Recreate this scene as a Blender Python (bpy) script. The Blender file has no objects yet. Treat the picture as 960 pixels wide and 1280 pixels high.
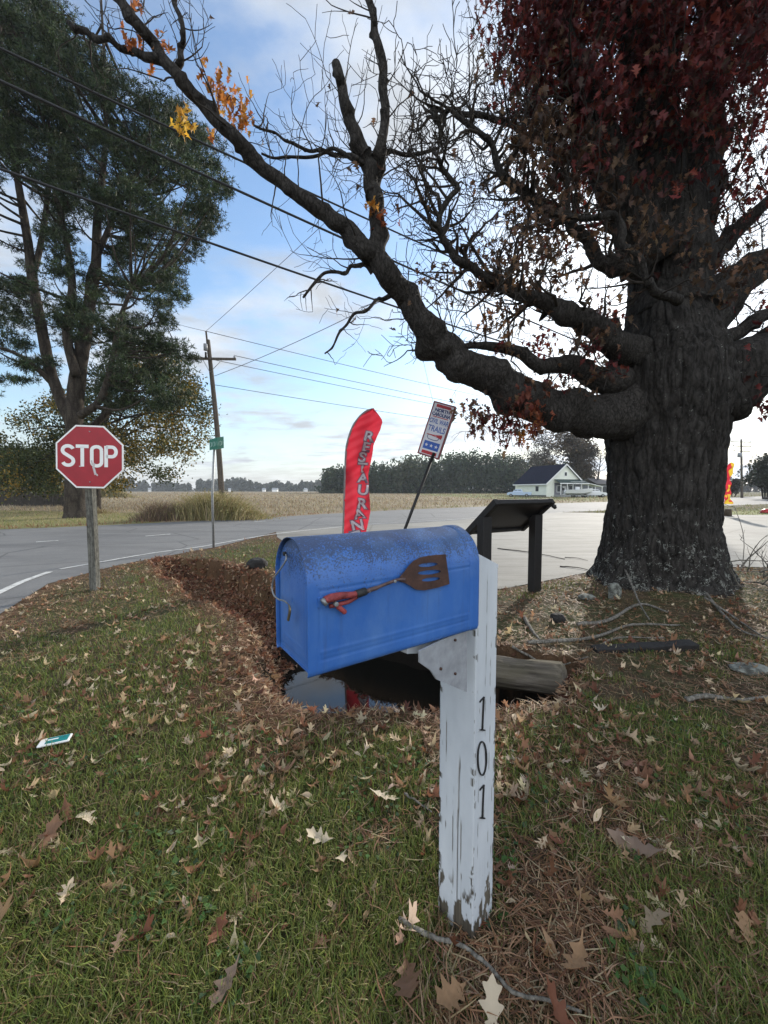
import bpy, math, random
import numpy as np
from mathutils import Vector, Matrix
R=math.radians
rng=np.random.default_rng(7); random.seed(7)
scene=bpy.context.scene
C=scene.collection
# ------------------------------------------------------------------ camera model
F=481.0; PT=R(3.2); H=1.5
ct,st=math.cos(PT),math.sin(PT)
def ray(px,py):
    a=(px-480)/F; b=(640-py)/F
    return np.array((a,ct+b*st,-st+b*ct))
def P(px,py,Y):
    d=ray(px,py); return np.array((0,0,H))+d*(Y/d[1])
def G(px,py,z=0.0):
    d=ray(px,py); s=(z-H)/d[2]; return np.array((d[0]*s,d[1]*s,z))
def hit(px,py,p0,n):
    d=ray(px,py); o=np.array((0,0,H)); s=np.dot(np.array(p0)-o,n)/np.dot(d,n); return o+d*s
def proj(V):
    V=np.asarray(V); y=V[:,1]; z=V[:,2]-H
    dep=y*ct-z*st; up=y*st+z*ct
    dep=np.where(dep<.05,.05,dep)
    return 480+F*V[:,0]/dep, 640-F*up/dep
# ------------------------------------------------------------------ noise
def _h(ix,iy,iz,s):
    n=(ix*374761393+iy*668265263+iz*2147483647+s*974634777)&0xffffffff
    n=((n^(n>>13))*1274126177)&0xffffffff
    return ((n^(n>>16))&0xffff)/65535.0
def vnoise(x,y,z=0.0,s=0):
    x,y,z=np.broadcast_arrays(np.asarray(x,float),np.asarray(y,float),np.asarray(z,float))
    ix,iy,iz=[np.floor(q).astype(np.int64) for q in (x,y,z)]
    fx,fy,fz=x-ix,y-iy,z-iz
    fx,fy,fz=[q*q*(3-2*q) for q in (fx,fy,fz)]
    r=0
    for dx in (0,1):
        for dy in (0,1):
            for dz in (0,1):
                w=(fx if dx else 1-fx)*(fy if dy else 1-fy)*(fz if dz else 1-fz)
                r=r+w*_h(ix+dx,iy+dy,iz+dz,s)
    return r
def fbm(x,y,z=0.0,o=4,s=0):
    r=0;a=.5;t=0
    for k in range(o):
        r=r+a*vnoise(np.asarray(x)*2**k,np.asarray(y)*2**k,np.asarray(z)*2**k,s+k*17); t+=a; a*=.5
    return r/t
def sstep(a,b,x):
    t=np.clip((np.asarray(x)-a)/(b-a),0,1); return t*t*(3-2*t)
# ------------------------------------------------------------------ mesh helpers
def mk(name,V,Q=None,T=None,mat=None,parent=None,col=None,smooth=True,link=True):
    me=bpy.data.meshes.new(name)
    V=np.asarray(V,dtype=np.float32).reshape(-1,3)
    nq=0 if Q is None else len(Q); nt=0 if T is None else len(T)
    parts=[];tot=[]
    if nq: parts.append(np.asarray(Q,dtype=np.int32).ravel()); tot.append(np.full(nq,4,np.int32))
    if nt: parts.append(np.asarray(T,dtype=np.int32).ravel()); tot.append(np.full(nt,3,np.int32))
    loops=np.concatenate(parts); tot=np.concatenate(tot)
    start=np.concatenate(([0],np.cumsum(tot)[:-1])).astype(np.int32)
    me.vertices.add(len(V)); me.vertices.foreach_set('co',V.ravel())
    me.loops.add(len(loops)); me.loops.foreach_set('vertex_index',loops)
    me.polygons.add(len(tot)); me.polygons.foreach_set('loop_start',start); me.polygons.foreach_set('loop_total',tot)
    me.polygons.foreach_set('use_smooth',np.full(len(tot),smooth))
    me.update(calc_edges=True); me.validate()
    if col is not None:
        c=np.ones((len(V),4),np.float32); c[:,:3]=np.clip(col,0,1)
        at=me.color_attributes.new('Col','FLOAT_COLOR','POINT'); at.data.foreach_set('color',c.ravel())
    if mat: me.materials.append(mat)
    o=bpy.data.objects.new(name,me); C.objects.link(o)
    if parent: o.parent=parent
    return o
class Acc:
    def __init__(s): s.V=[];s.Q=[];s.T=[];s.C=[];s.n=0
    def add(s,V,Q=None,T=None,col=None):
        V=np.asarray(V,float).reshape(-1,3)
        if Q is not None and len(Q): s.Q.append(np.asarray(Q,int)+s.n)
        if T is not None and len(T): s.T.append(np.asarray(T,int)+s.n)
        s.V.append(V); s.n+=len(V)
        if col is not None:
            c=np.asarray(col,float); s.C.append(np.broadcast_to(c,(len(V),3)) if c.ndim==1 else c)
        return s
    def box(s,c,size,M=None,col=None):
        x,y,z=[q/2 for q in size]
        V=np.array([(i*x,j*y,k*z) for i in(-1,1) for j in(-1,1) for k in(-1,1)],float)
        if M is not None: V=V@np.asarray(M,float).T
        V+=np.asarray(c,float)
        return s.add(V,[(0,1,3,2),(4,6,7,5),(0,4,5,1),(2,3,7,6),(0,2,6,4),(1,5,7,3)],col=col)
    def tube(s,pts,rad,seg=6,col=None,cap=True):
        V,Q,T=tube(pts,rad,seg,cap); return s.add(V,Q,T,col)
    def build(s,name,mat=None,parent=None,smooth=True):
        return mk(name,np.concatenate(s.V),np.concatenate(s.Q) if s.Q else None,np.concatenate(s.T) if s.T else None,
                  mat,parent,np.concatenate(s.C) if s.C else None,smooth)
def tube(pts,rad,seg=6,cap=True):
    pts=np.asarray(pts,float); n=len(pts); rad=np.broadcast_to(np.asarray(rad,float),(n,))
    t=np.gradient(pts,axis=0); t/=np.linalg.norm(t,axis=1,keepdims=True)+1e-9
    u=np.cross(t[0],(0,0,1.0)); 
    if np.linalg.norm(u)<.1: u=np.cross(t[0],(1.0,0,0))
    u/=np.linalg.norm(u); U=[]
    for i in range(n):
        u=u-t[i]*np.dot(u,t[i]); u=u/(np.linalg.norm(u)+1e-9); U.append(u)
    U=np.array(U); W=np.cross(t,U)
    a=np.linspace(0,2*math.pi,seg,endpoint=False)
    V=(pts[:,None]+rad[:,None,None]*(U[:,None]*np.cos(a)[None,:,None]+W[:,None]*np.sin(a)[None,:,None])).reshape(-1,3)
    i=np.arange(n-1)[:,None]*seg; j=np.arange(seg)[None]; k=(j+1)%seg
    Q=np.stack([(i+j),(i+k),(i+seg+k),(i+seg+j)],-1).reshape(-1,4)
    T=None
    if cap:
        V=np.vstack([V,pts[0],pts[-1]]); b=n*seg
        T=np.array([(b,(q+1)%seg,q) for q in range(seg)]+[(b+1,(n-1)*seg+q,(n-1)*seg+(q+1)%seg) for q in range(seg)])
    return V,Q,T
def spline(pts,per=6):
    p=np.asarray(pts,float); n=len(p)
    e=np.vstack([2*p[0]-p[1],p,2*p[-1]-p[-2]]); out=[]
    for i in range(n-1):
        a,b,c,d=e[i:i+4]
        for k in range(per):
            t=k/per
            out.append(.5*((2*b)+(c-a)*t+(2*a-5*b+4*c-d)*t*t+(3*b-a-3*c+d)*t**3))
    out.append(p[-1]); return np.array(out)
def grid_faces(nu,nv):
    i=np.arange(nu-1)[:,None]*nv; j=np.arange(nv-1)[None]
    return np.stack([i+j,i+j+1,i+nv+j+1,i+nv+j],-1).reshape(-1,4)
def curve_mesh(splines,extrude=.002,bevel=0.0,cyclic=True):
    cu=bpy.data.curves.new('tmp','CURVE'); cu.dimensions='2D'; cu.fill_mode='BOTH'; cu.extrude=extrude; cu.bevel_depth=bevel
    for sp in splines:
        s=cu.splines.new('POLY'); s.points.add(len(sp)-1)
        for i,(x,y) in enumerate(sp): s.points[i].co=(x,y,0,1)
        s.use_cyclic_u=cyclic
    return _to_arrays(cu)
def text_mesh(txt,size=1.0,extrude=.002,offset=0.0,align='CENTER',bold=0):
    cu=bpy.data.curves.new('tmp','FONT'); cu.body=txt; cu.size=size; cu.extrude=extrude; cu.offset=offset
    cu.align_x=align; cu.align_y='CENTER'; cu.resolution_u=4
    return _to_arrays(cu)
def _to_arrays(cu):
    o=bpy.data.objects.new('tmp',cu); C.objects.link(o)
    dg=bpy.context.evaluated_depsgraph_get(); dg.update()
    me=bpy.data.meshes.new_from_object(o.evaluated_get(dg))
    V=np.array([v.co[:] for v in me.vertices]).reshape(-1,3)
    Q=[tuple(p.vertices) for p in me.polygons if len(p.vertices)==4]; T=[tuple(p.vertices) for p in me.polygons if len(p.vertices)==3]
    for p in me.polygons:
        if len(p.vertices)>4:
            v=list(p.vertices)
            for k in range(1,len(v)-1): T.append((v[0],v[k],v[k+1]))
    bpy.data.objects.remove(o); bpy.data.curves.remove(cu); bpy.data.meshes.remove(me)
    return V,Q,T
def thing(name,label,cat,loc=(0,0,0),rz=0,group=None):
    o=bpy.data.objects.new(name,None); C.objects.link(o); o.empty_display_size=.2
    o.location=loc; o.rotation_euler=(0,0,rz); tag(o,label,cat,group); return o
def tag(o,label,cat,group=None):
    o['label']=label; o['category']=cat
    if group: o['group']=group
    return o
def struct(o,label=None): o['kind']='structure'; return o
def stuff(o,label,cat): o['kind']='stuff'; o['label']=label; o['category']=cat; return o
def bevel(o,w,seg=2,ang=30):
    m=o.modifiers.new('b','BEVEL'); m.width=w; m.segments=seg; m.limit_method='ANGLE'; m.angle_limit=R(ang); return o
# ------------------------------------------------------------------ materials
class NT:
    def __init__(s,name):
        s.m=bpy.data.materials.new(name); s.m.use_nodes=True; s.t=s.m.node_tree; s.p=s.t.nodes['Principled BSDF']
        s.out=s.t.nodes['Material Output']; s.co=None
    def n(s,t,**k):
        x=s.t.nodes.new(t)
        for a,v in k.items():
            if a in x.inputs: 
                if hasattr(v,'is_output') : s.t.links.new(v,x.inputs[a])
                else: x.inputs[a].default_value=v
            else: setattr(x,a,v)
        return x
    def l(s,a,b): s.t.links.new(a,b)
    def coord(s,kind='Object',scale=(1,1,1)):
        if not s.co: s.co=s.t.nodes.new('ShaderNodeTexCoord')
        mp=s.t.nodes.new('ShaderNodeMapping'); s.l(s.co.outputs[kind],mp.inputs['Vector']); mp.inputs['Scale'].default_value=scale
        return mp.outputs[0]
    def noise(s,scale,vec=None,detail=4,rough=.6,dist=0):
        x=s.t.nodes.new('ShaderNodeTexNoise'); x.inputs['Scale'].default_value=scale; x.inputs['Detail'].default_value=detail
        x.inputs['Roughness'].default_value=rough; x.inputs['Distortion'].default_value=dist
        s.l(vec if vec is not None else s.coord(),x.inputs['Vector']); return x.outputs[0]
    def ramp(s,fac,stops,interp='LINEAR'):
        x=s.t.nodes.new('ShaderNodeValToRGB'); s.l(fac,x.inputs[0]); cr=x.color_ramp; cr.interpolation=interp
        while len(cr.elements)<len(stops): cr.elements.new(.5)
        for e,(p,c) in zip(cr.elements,stops):
            e.position=p; e.color=(c,c,c,1) if not hasattr(c,'__len__') else (*c,1)
        return x.outputs[0]
    def mix(s,fac,a,b,mode='MIX'):
        x=s.t.nodes.new('ShaderNodeMix'); x.data_type='RGBA'; x.blend_type=mode
        for v,i in ((fac,0),(a,6),(b,7)):
            if hasattr(v,'is_output'): s.l(v,x.inputs[i])
            elif i==0: x.inputs[0].default_value=v
            else: x.inputs[i].default_value=(*v,1)
        return x.outputs[2]
    def math(s,op,a,b=None):
        x=s.t.nodes.new('ShaderNodeMath'); x.operation=op
        for v,i in ((a,0),(b,1)):
            if v is None: continue
            if hasattr(v,'is_output'): s.l(v,x.inputs[i])
            else: x.inputs[i].default_value=v
        return x.outputs[0]
    def base(s,c): 
        if hasattr(c,'is_output'): s.l(c,s.p.inputs['Base Color'])
        else: s.p.inputs['Base Color'].default_value=(*c,1)
        return s
    def rough(s,c):
        if hasattr(c,'is_output'): s.l(c,s.p.inputs['Roughness'])
        else: s.p.inputs['Roughness'].default_value=c
        return s
    def bump(s,h,strength=.5,dist=.01):
        b=s.t.nodes.new('ShaderNodeBump'); b.inputs['Strength'].default_value=strength; b.inputs['Distance'].default_value=dist
        s.l(h,b.inputs['Height']); s.l(b.outputs[0],s.p.inputs['Normal']); return s
    def spec(s,v): s.p.inputs['Specular IOR Level'].default_value=v; return s
    def attr(s,name='Col'):
        a=s.t.nodes.new('ShaderNodeAttribute'); a.attribute_name=name; return a.outputs['Color']
def simple(name,c,rough=.6,var=.25,scale=6,metal=0,bmp=0,spec=.4):
    m=NT(name); n=m.noise(scale,detail=5)
    m.base(m.mix(m.ramp(n,[(.3,0),(.7,1)]),tuple(q*(1-var) for q in c),tuple(min(1,q*(1+var)) for q in c))).rough(rough).spec(spec)
    m.p.inputs['Metallic'].default_value=metal
    if bmp: m.bump(m.noise(scale*6,detail=4),bmp,.01)
    return m.m
def leafmat(name,trans=.45,rough=.6):
    m=NT(name); a=m.attr(); m.base(a).rough(rough).spec(.25)
    t=m.n('ShaderNodeBsdfTranslucent'); m.l(a,t.inputs['Color'])
    x=m.n('ShaderNodeMixShader'); x.inputs[0].default_value=trans
    m.l(m.p.outputs[0],x.inputs[1]); m.l(t.outputs[0],x.inputs[2]); m.l(x.outputs[0],m.out.inputs['Surface'])
    return m.m
def colmat(name,rough=.9,nz=0,spec=.2,bmp=0,bs=60):
    m=NT(name); a=m.attr()
    if nz: a=m.mix(1.0,a,m.ramp(m.noise(nz,detail=6,rough=.7),[(.25,.55),(.75,1.35)]),'MULTIPLY')
    m.base(a).rough(rough).spec(spec)
    if bmp: m.bump(m.noise(bs,detail=6,rough=.7),bmp,.02)
    return m.m
M={}
M['grass']=leafmat('grass_blades',.3); M['leaf']=leafmat('dead_leaf',.3); M['oakleaf']=leafmat('oak_foliage',.38)
M['needle']=leafmat('needle_foliage',.15); M['soil']=colmat('soil_and_thatch',.95,40,.1,.9,70)
def asphalt():
    m=NT('asphalt'); c=m.coord()
    big=m.noise(.25,c,5,.6); f=m.noise(90,c,3,.8); mid=m.noise(3,c,6,.7)
    col=m.mix(m.ramp(big,[(.35,0),(.65,1)]),(.105,.107,.11),(.15,.15,.15))
    col=m.mix(m.ramp(mid,[(.3,0),(.75,.5)]),col,(.20,.195,.185))
    w=m.n('ShaderNodeTexVoronoi'); w.feature='DISTANCE_TO_EDGE'; w.inputs['Scale'].default_value=.32; m.l(m.mix(.10,c,m.n('ShaderNodeTexNoise',Scale=1.5,Detail=5.0).outputs[1],'LINEAR_LIGHT'),w.inputs['Vector'])
    col=m.mix(m.ramp(w.outputs['Distance'],[(.0,.8),(.012,0)]),col,(.045,.045,.045))
    tr=m.noise(.6,m.coord(scale=(.25,1.6,1)),4,.6); col=m.mix(m.ramp(tr,[(.5,0),(.62,.45)]),col,(.075,.075,.077))
    col=m.mix(1.0,col,m.ramp(f,[(.3,.65),(.7,1.3)]),'MULTIPLY')
    m.base(col).rough(.85).bump(f,.4,.01); return m.m
def concrete():
    m=NT('concrete_lot'); c=m.coord(); big=m.noise(.35,c,6,.65); f=m.noise(60,c,3,.8); st_=m.noise(1.3,m.coord(scale=(.35,2.2,1)),6,.75)
    col=m.mix(m.ramp(big,[(.35,0),(.65,1)]),(.17,.163,.145),(.235,.226,.20))
    col=m.mix(m.ramp(st_,[(.47,0),(.70,.75)]),col,(.10,.09,.07))
    col=m.mix(m.ramp(st_,[(.3,.35),(.42,0)]),col,(.28,.27,.25))
    col=m.mix(1.0,col,m.ramp(f,[(.3,.85),(.7,1.12)]),'MULTIPLY')
    w=m.n('ShaderNodeTexVoronoi'); w.feature='DISTANCE_TO_EDGE'; w.inputs['Scale'].default_value=.13; m.l(m.mix(.06,c,m.n('ShaderNodeTexNoise',Scale=2.0).outputs[1]),w.inputs['Vector'])
    col=m.mix(m.ramp(w.outputs['Distance'],[(.0,.75),(.006,0)]),col,(.1,.09,.075))
    m.base(col).rough(.85).bump(f,.25,.01); return m.m
M['asphalt']=asphalt(); M['lot']=concrete()
def fieldmat(name,a,b,c3,s=(.02,.25,1)):
    m=NT(name); v=m.coord(scale=s); n1=m.noise(1.0,v,6,.7); n2=m.noise(.05,None,4); n3=m.noise(2.5,None,5,.8)
    col=m.mix(m.ramp(n1,[(.35,0),(.65,1)]),a,b); col=m.mix(m.ramp(n2,[(.4,0),(.65,.8)]),col,c3)
    col=m.mix(1.0,col,m.ramp(n3,[(.25,.6),(.75,1.3)]),'MULTIPLY')
    m.base(col).rough(.95).spec(.1); return m.m
M['field']=fieldmat('harvested_field',(.19,.155,.10),(.30,.25,.17),(.16,.12,.075))
M['meadow']=fieldmat('dry_meadow',(.19,.17,.08),(.28,.23,.12),(.13,.15,.055),(.15,.3,1))
M['lawn']=fieldmat('green_strip',(.13,.16,.05),(.20,.20,.08),(.10,.13,.04),(.2,.3,1))
def bark(name,dark,light,vs=9,stretch=.22,lichen=0,sc=1.0,bs=1.0):
    m=NT(name); v=m.coord(scale=(sc,sc,sc*stretch))
    vo=m.n('ShaderNodeTexVoronoi'); vo.inputs['Scale'].default_value=vs; vo.feature='DISTANCE_TO_EDGE'
    nn=m.n('ShaderNodeTexNoise',Scale=6.0,Detail=5.0); m.l(v,nn.inputs['Vector']); m.l(m.mix(.12,v,nn.outputs[1],'LINEAR_LIGHT'),vo.inputs['Vector'])
    pl=m.ramp(vo.outputs['Distance'],[(0.0,.25),(.14,.75),(.4,1)]); f=m.noise(34*sc,m.coord(scale=(sc,sc,sc*.45)),7,.78)
    h=m.math('ADD',m.math('MULTIPLY',pl,.55),m.math('MULTIPLY',f,1.1))
    col=m.mix(pl,dark,light); col=m.mix(1.0,col,m.ramp(f,[(.32,.35),(.68,1.6)]),'MULTIPLY')
    if lichen:
        g=m.noise(9,None,6,.7); zz=m.n('ShaderNodeSeparateXYZ'); m.l(m.co.outputs['Object'],zz.inputs[0])
        low=m.n('ShaderNodeMapRange'); m.l(zz.outputs[2],low.inputs[0])
        for i,q in enumerate((.0,1.6,.10,-.05)): low.inputs[1+i].default_value=q
        th=m.math('ADD',g,low.outputs[0]); sp=m.noise(62,None,4,.7)
        th=m.math('ADD',th,m.math('MULTIPLY',m.math('SUBTRACT',sp,.5),.75))
        col=m.mix(m.ramp(th,[(.645,0),(.69,lichen)]),col,(.30,.31,.28))
    m.base(col).rough(.92).spec(.15).bump(h,.9*bs,.03*bs); return m.m
M['oakbark']=bark('oak_bark',(.011,.010,.009),(.046,.042,.038),10,.2,.75)
M['limbbark']=bark('oak_limb_bark',(.011,.010,.009),(.052,.047,.042),22,.5,.25,1.0,.8)
M['twig']=simple('twig_bark',(.030,.024,.019),.9,.3,20)
M['pinebark']=bark('pine_bark',(.022,.018,.015),(.075,.062,.05),3,.3,0)
M['black']=simple('black_stained_timber',(.012,.011,.011),.55,.3,30,bmp=.2)
M['steel']=simple('galvanised_steel',(.30,.31,.31),.55,.2,25,metal=.6)
M['pole']=bark('weathered_pole_wood',(.07,.058,.047),(.15,.125,.10),14,.03)
M['wood']=bark('grey_weathered_wood',(.10,.09,.075),(.27,.25,.215),16,.06,0,1.0,.35)
M['white']=simple('white_sheeting',(.78,.78,.76),.35,.03)
M['wire']=simple('black_cable',(.015,.015,.015),.6)
M['thin']=simple('thin_grey_wire',(.08,.08,.085),.6)
# ------------------------------------------------------------------ world, sun, camera
SUN=ray(812,392); SUN/=np.linalg.norm(SUN)
el=math.asin(SUN[2]); az=math.atan2(SUN[0],SUN[1])
w=bpy.data.worlds.new('World'); scene.world=w; w.use_nodes=True
t=w.node_tree; t.nodes.clear()
def N(ty,**k):
    x=t.nodes.new(ty)
    for a,v in k.items(): setattr(x,a,v)
    return x
def ML(op,a,b=None,c=None):
    x=N('ShaderNodeMath',operation=op)
    for i,v in enumerate((a,b,c)):
        if v is None: continue
        if hasattr(v,'is_output'): t.links.new(v,x.inputs[i])
        else: x.inputs[i].default_value=v
    return x.outputs[0]
def MR(v,a,b,c,d,sm=True):
    x=N('ShaderNodeMapRange'); x.interpolation_type='SMOOTHSTEP' if sm else 'LINEAR'; t.links.new(v,x.inputs[0])
    for i,q in enumerate((a,b,c,d)): x.inputs[1+i].default_value=q
    return x.outputs[0]
def MX(f,a,b):
    x=N('ShaderNodeMix'); x.data_type='RGBA'
    for v,i in ((f,0),(a,6),(b,7)):
        if hasattr(v,'is_output'): t.links.new(v,x.inputs[i])
        elif i==0: x.inputs[0].default_value=v
        else: x.inputs[i].default_value=(*v,1)
    return x.outputs[2]
sky=N('ShaderNodeTexSky',sky_type='NISHITA'); sky.sun_disc=False; sky.sun_elevation=el; sky.sun_rotation=az
sky.air_density=1.3; sky.dust_density=.6; sky.ozone_density=4.0
tc=N('ShaderNodeTexCoord'); sx=N('ShaderNodeSeparateXYZ'); t.links.new(tc.outputs['Generated'],sx.inputs[0])
zc=ML('ADD',ML('MAXIMUM',sx.outputs[2],0.0),.13)
cx=N('ShaderNodeCombineXYZ'); t.links.new(ML('DIVIDE',sx.outputs[0],zc),cx.inputs[0]); t.links.new(ML('DIVIDE',sx.outputs[1],zc),cx.inputs[1])
def wn(scale,detail,rough,off=(0,0,0),sc=(1,1,1),dist=0.0):
    mp=N('ShaderNodeMapping'); t.links.new(cx.outputs[0],mp.inputs[0]); mp.inputs['Location'].default_value=off; mp.inputs['Scale'].default_value=sc
    x=N('ShaderNodeTexNoise'); t.links.new(mp.outputs[0],x.inputs[0]); x.inputs['Scale'].default_value=scale; x.inputs['Detail'].default_value=detail
    x.inputs['Roughness'].default_value=rough; x.inputs['Distortion'].default_value=dist; return x.outputs[0]
dt=N('ShaderNodeVectorMath',operation='DOT_PRODUCT'); t.links.new(tc.outputs['Generated'],dt.inputs[0]); dt.inputs[1].default_value=tuple(SUN)
dot=dt.outputs['Value']
near=MR(dot,.62,1.0,0,1,False); near2=ML('POWER',near,2.0); aur=ML('POWER',MR(dot,.8,1.0,0,1,False),3.0)
c1=wn(.75,8,.56,(3.1,1.7,0),(1,1.25,1),.2); c2=wn(2.3,9,.6,(7,2,0),(1,1.6,1),.3)
cv=ML('ADD',ML('MULTIPLY',c1,.75),ML('MULTIPLY',c2,.25))
cv=ML('ADD',cv,ML('ADD',ML('MULTIPLY',near,.09),ML('MULTIPLY',MR(sx.outputs[1],.15,-.75,0,1),.22)))
cm=ML('MAXIMUM',MR(cv,.47,.63,0,1),MR(sx.outputs[2],.0,.18,.85,0.0))
thin=ML('MULTIPLY',MR(c2,.42,.74,0,.26),1.0)
cm=ML('MAXIMUM',cm,thin)
back=MR(sx.outputs[1],.15,-.75,0,1)  # unseen clouds behind the camera, brightened as added front fill
bright=ML('ADD',ML('ADD',ML('ADD',4.7,ML('MULTIPLY',back,5.5)),ML('MULTIPLY',near2,1.7)),ML('MULTIPLY',aur,7.0))
sh=MR(c2,.33,.68,1.12,.72)
bc=N('ShaderNodeVectorMath',operation='SCALE'); bc.inputs[0].default_value=(.90,.96,1.04); t.links.new(ML('MULTIPLY',bright,sh),bc.inputs['Scale'])
skv=N('ShaderNodeVectorMath',operation='SCALE'); t.links.new(sky.outputs[0],skv.inputs[0]); skv.inputs['Scale'].default_value=1.22
final=MX(cm,skv.outputs[0],bc.outputs[0])
bg=N('ShaderNodeBackground'); bg.inputs[1].default_value=.1; t.links.new(final,bg.inputs[0])
wo=N('ShaderNodeOutputWorld'); t.links.new(bg.outputs[0],wo.inputs[0])
sl=bpy.data.lights.new('sun','SUN'); sl.energy=3.2; sl.angle=R(1.5); sl.color=(1,.93,.82)
so=bpy.data.objects.new('sun',sl); C.objects.link(so); so.rotation_euler=Vector(tuple(SUN)).to_track_quat('Z','Y').to_euler(); so.location=tuple(SUN*50)
cam=bpy.data.cameras.new('camera'); co=bpy.data.objects.new('camera',cam); C.objects.link(co); scene.camera=co
cam.sensor_fit='VERTICAL'; cam.sensor_height=36; cam.lens=36*F/1280; cam.clip_end=6000; cam.clip_start=.05
co.location=(0,0,H); co.rotation_euler=(R(90)-PT,0,0)
vs=scene.view_settings; vs.view_transform='Standard'; vs.look='None'; vs.exposure=0.95; vs.gamma=1
try: scene.display_settings.display_device='sRGB'
except: pass
scene.cycles.max_bounces=7; scene.cycles.transparent_max_bounces=6; scene.cycles.use_denoising=True
# ------------------------------------------------------------------ ground shape
def px2w(l): return [tuple(G(*q)[:2]) for q in l]
road_near=px2w([(0,768),(60,730),(150,706),(270,684),(320,672),(345,665)])
lot_edge=[(-3.4,12.2),(-2.3,9.8),(-.6,7.4),(.9,6.1),(1.75,5.75),(2.6,6.25),(3.8,7.0),(5.2,7.5),(8,7.4),(14,7.8),(60,9)]
verge=[(-4.2,-6),(-4.35,2.0)]+road_near+lot_edge+[(60,-6)]
DC=np.array([(-4.9,8.3),(-4.1,7.75),(-3.0,6.7),(-2.0,5.6),(-.9,4.6),(.0,3.62),(.75,3.22),(1.12,3.16),(1.5,3.25)])
DW=np.array([.25,.55,.68,.68,.80,1.22,.78,.60,.15]); DD=np.array([.05,.36,.50,.54,.60,1.1,1.1,1.0,.3])
WATER=-.64
def seg_dist(x,y,poly,vals=None):
    best=np.full(np.shape(x),1e9); out=[np.zeros(np.shape(x)) for _ in (vals or [])]
    for i in range(len(poly)-1):
        a=np.array(poly[i]);b=np.array(poly[i+1]);d=b-a
        tt=np.clip(((x-a[0])*d[0]+(y-a[1])*d[1])/(d@d),0,1)
        dd=np.hypot(x-a[0]-tt*d[0],y-a[1]-tt*d[1]); m=dd<best; best=np.where(m,dd,best)
        for k,v in enumerate(vals or []): out[k]=np.where(m,v[i]*(1-tt)+v[i+1]*tt,out[k])
    return (best,*out)
def inside(x,y,poly):
    r=np.zeros(np.shape(x),bool); n=len(poly)
    for i in range(n):
        x1,y1=poly[i];x2,y2=poly[(i+1)%n]
        if y1==y2: continue
        c=((y1>y)!=(y2>y))&(x<(x2-x1)*(y-y1)/(y2-y1)+x1); r^=c
    return r
TX,TY=4.17,5.75
def ground(x,y):
    x=np.asarray(x,float);y=np.asarray(y,float)
    ins=inside(x,y,verge); (de,)=seg_dist(x,y,verge[1:-1])
    k=np.where(ins,sstep(0,.8,de),0)
    h=k*(.012-.045*np.exp(-((x-.33)**2+(y-1.25)**2)/.12)+.05*(fbm(x*.9,y*.9,0,3,3)-.5)+.022*(fbm(x*7,y*7,0,3,5)-.5))
    dt_=np.hypot(x-TX,y-TY); h=h+k*.16*np.exp(-((np.maximum(dt_-.8,0))/.7)**2)
    dc,ww,dp=seg_dist(x,y,[tuple(q) for q in DC],[DW,DD])
    wob=.30*(fbm(x*2.6,y*2.6,0,4,9)-.5)
    far=((x-.2)*.42+(y-3.9)*.9>0)          # the far bank stands steeper
    e=(dc+wob)/ww
    prof=np.where(far,sstep(1.02,.72,e),sstep(1.06,.5,e))
    h=h-k*dp*prof*(1+.22*(fbm(x*5,y*5,0,3,19)-.5))
    return h,ins,de,e,far
def vgrid():
    xs=np.concatenate([-np.geomspace(3000,7.2,34),np.arange(-7,9.0,.04),np.geomspace(9.05,3000,34)])
    ys=np.concatenate([-np.geomspace(400,.5,12),np.arange(.2,13.4,.04),np.geomspace(13.45,4500,44)])
    return xs,ys
xs,ys=vgrid(); X,Y=np.meshgrid(xs,ys,indexing='ij')
hh,ins,de,e,far=ground(X,Y)
n1=fbm(X*1.7,Y*1.7,0,4,21); n2=fbm(X*9,Y*9,0,3,31)
def lerp(a,b,k): return np.asarray(a)*(1-k[...,None])+np.asarray(b)*k[...,None]
col=lerp((.085,.066,.042),(.07,.075,.035),sstep(.42,.6,n1))
col=lerp(col,(.11,.062,.035),sstep(1.9,1.0,e)*.8)
wet_shade=sstep(-.06,-.32,hh)*sstep(-2.2,-1.2,X)  # damp soil plus the ditch bank's shade, painted into the ground colour
col=lerp(col,(.012,.010,.008),wet_shade)
col=lerp(col,(.12,.075,.045),np.exp(-(de/.3)**2)*ins)
col=col*(.7+.6*n2[...,None])
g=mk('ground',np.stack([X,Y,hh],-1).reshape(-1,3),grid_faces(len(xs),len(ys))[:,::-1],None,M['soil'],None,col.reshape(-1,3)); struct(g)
def sheet(name,poly,z,mat):
    n=len(poly); bm=[Vector((x,y,0)) for x,y in poly]
    from mathutils.geometry import tessellate_polygon
    T=tessellate_polygon([bm]); V=np.array([(x,y,z) for x,y in poly])
    T=[tt if np.cross(V[tt[1]]-V[tt[0]],V[tt[2]]-V[tt[0]])[2]>0 else tt[::-1] for tt in T]
    return mk(name,V,None,T,mat,smooth=False)
rn_far=px2w([(390,661),(430,657.5),(500,655),(560,651.5),(600,648),(650,644),(700,640.5)])+[(48,45.5),(88,76),(300,236)]
rf=px2w([(0,662),(70,659.5),(200,653.5),(340,647),(400,643),(500,637.5),(600,633.5),(700,629)])+[(42,58),(82,88),(294,248)]
road_poly=[(-12,-20),(-4.2,-20),(-4.35,2.0)]+road_near+rn_far+rf[::-1]+[(-40,10),(-90,4),(-90,-6),(-12,-6)]
def dense(l,per=4): return [tuple(q) for q in spline(np.array(l),per)]
road_edge=dense(road_near[:-1]+rn_far[:8])
struct(sheet('road',road_poly,.006,M['asphalt']))
lotp=[road_near[-1]]+lot_edge+[(60,23.5),(22,23.5),(17,24.5)]+rn_far[:7][::-1]
struct(sheet('parking_lot',lotp,.010,M['lot']))
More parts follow.
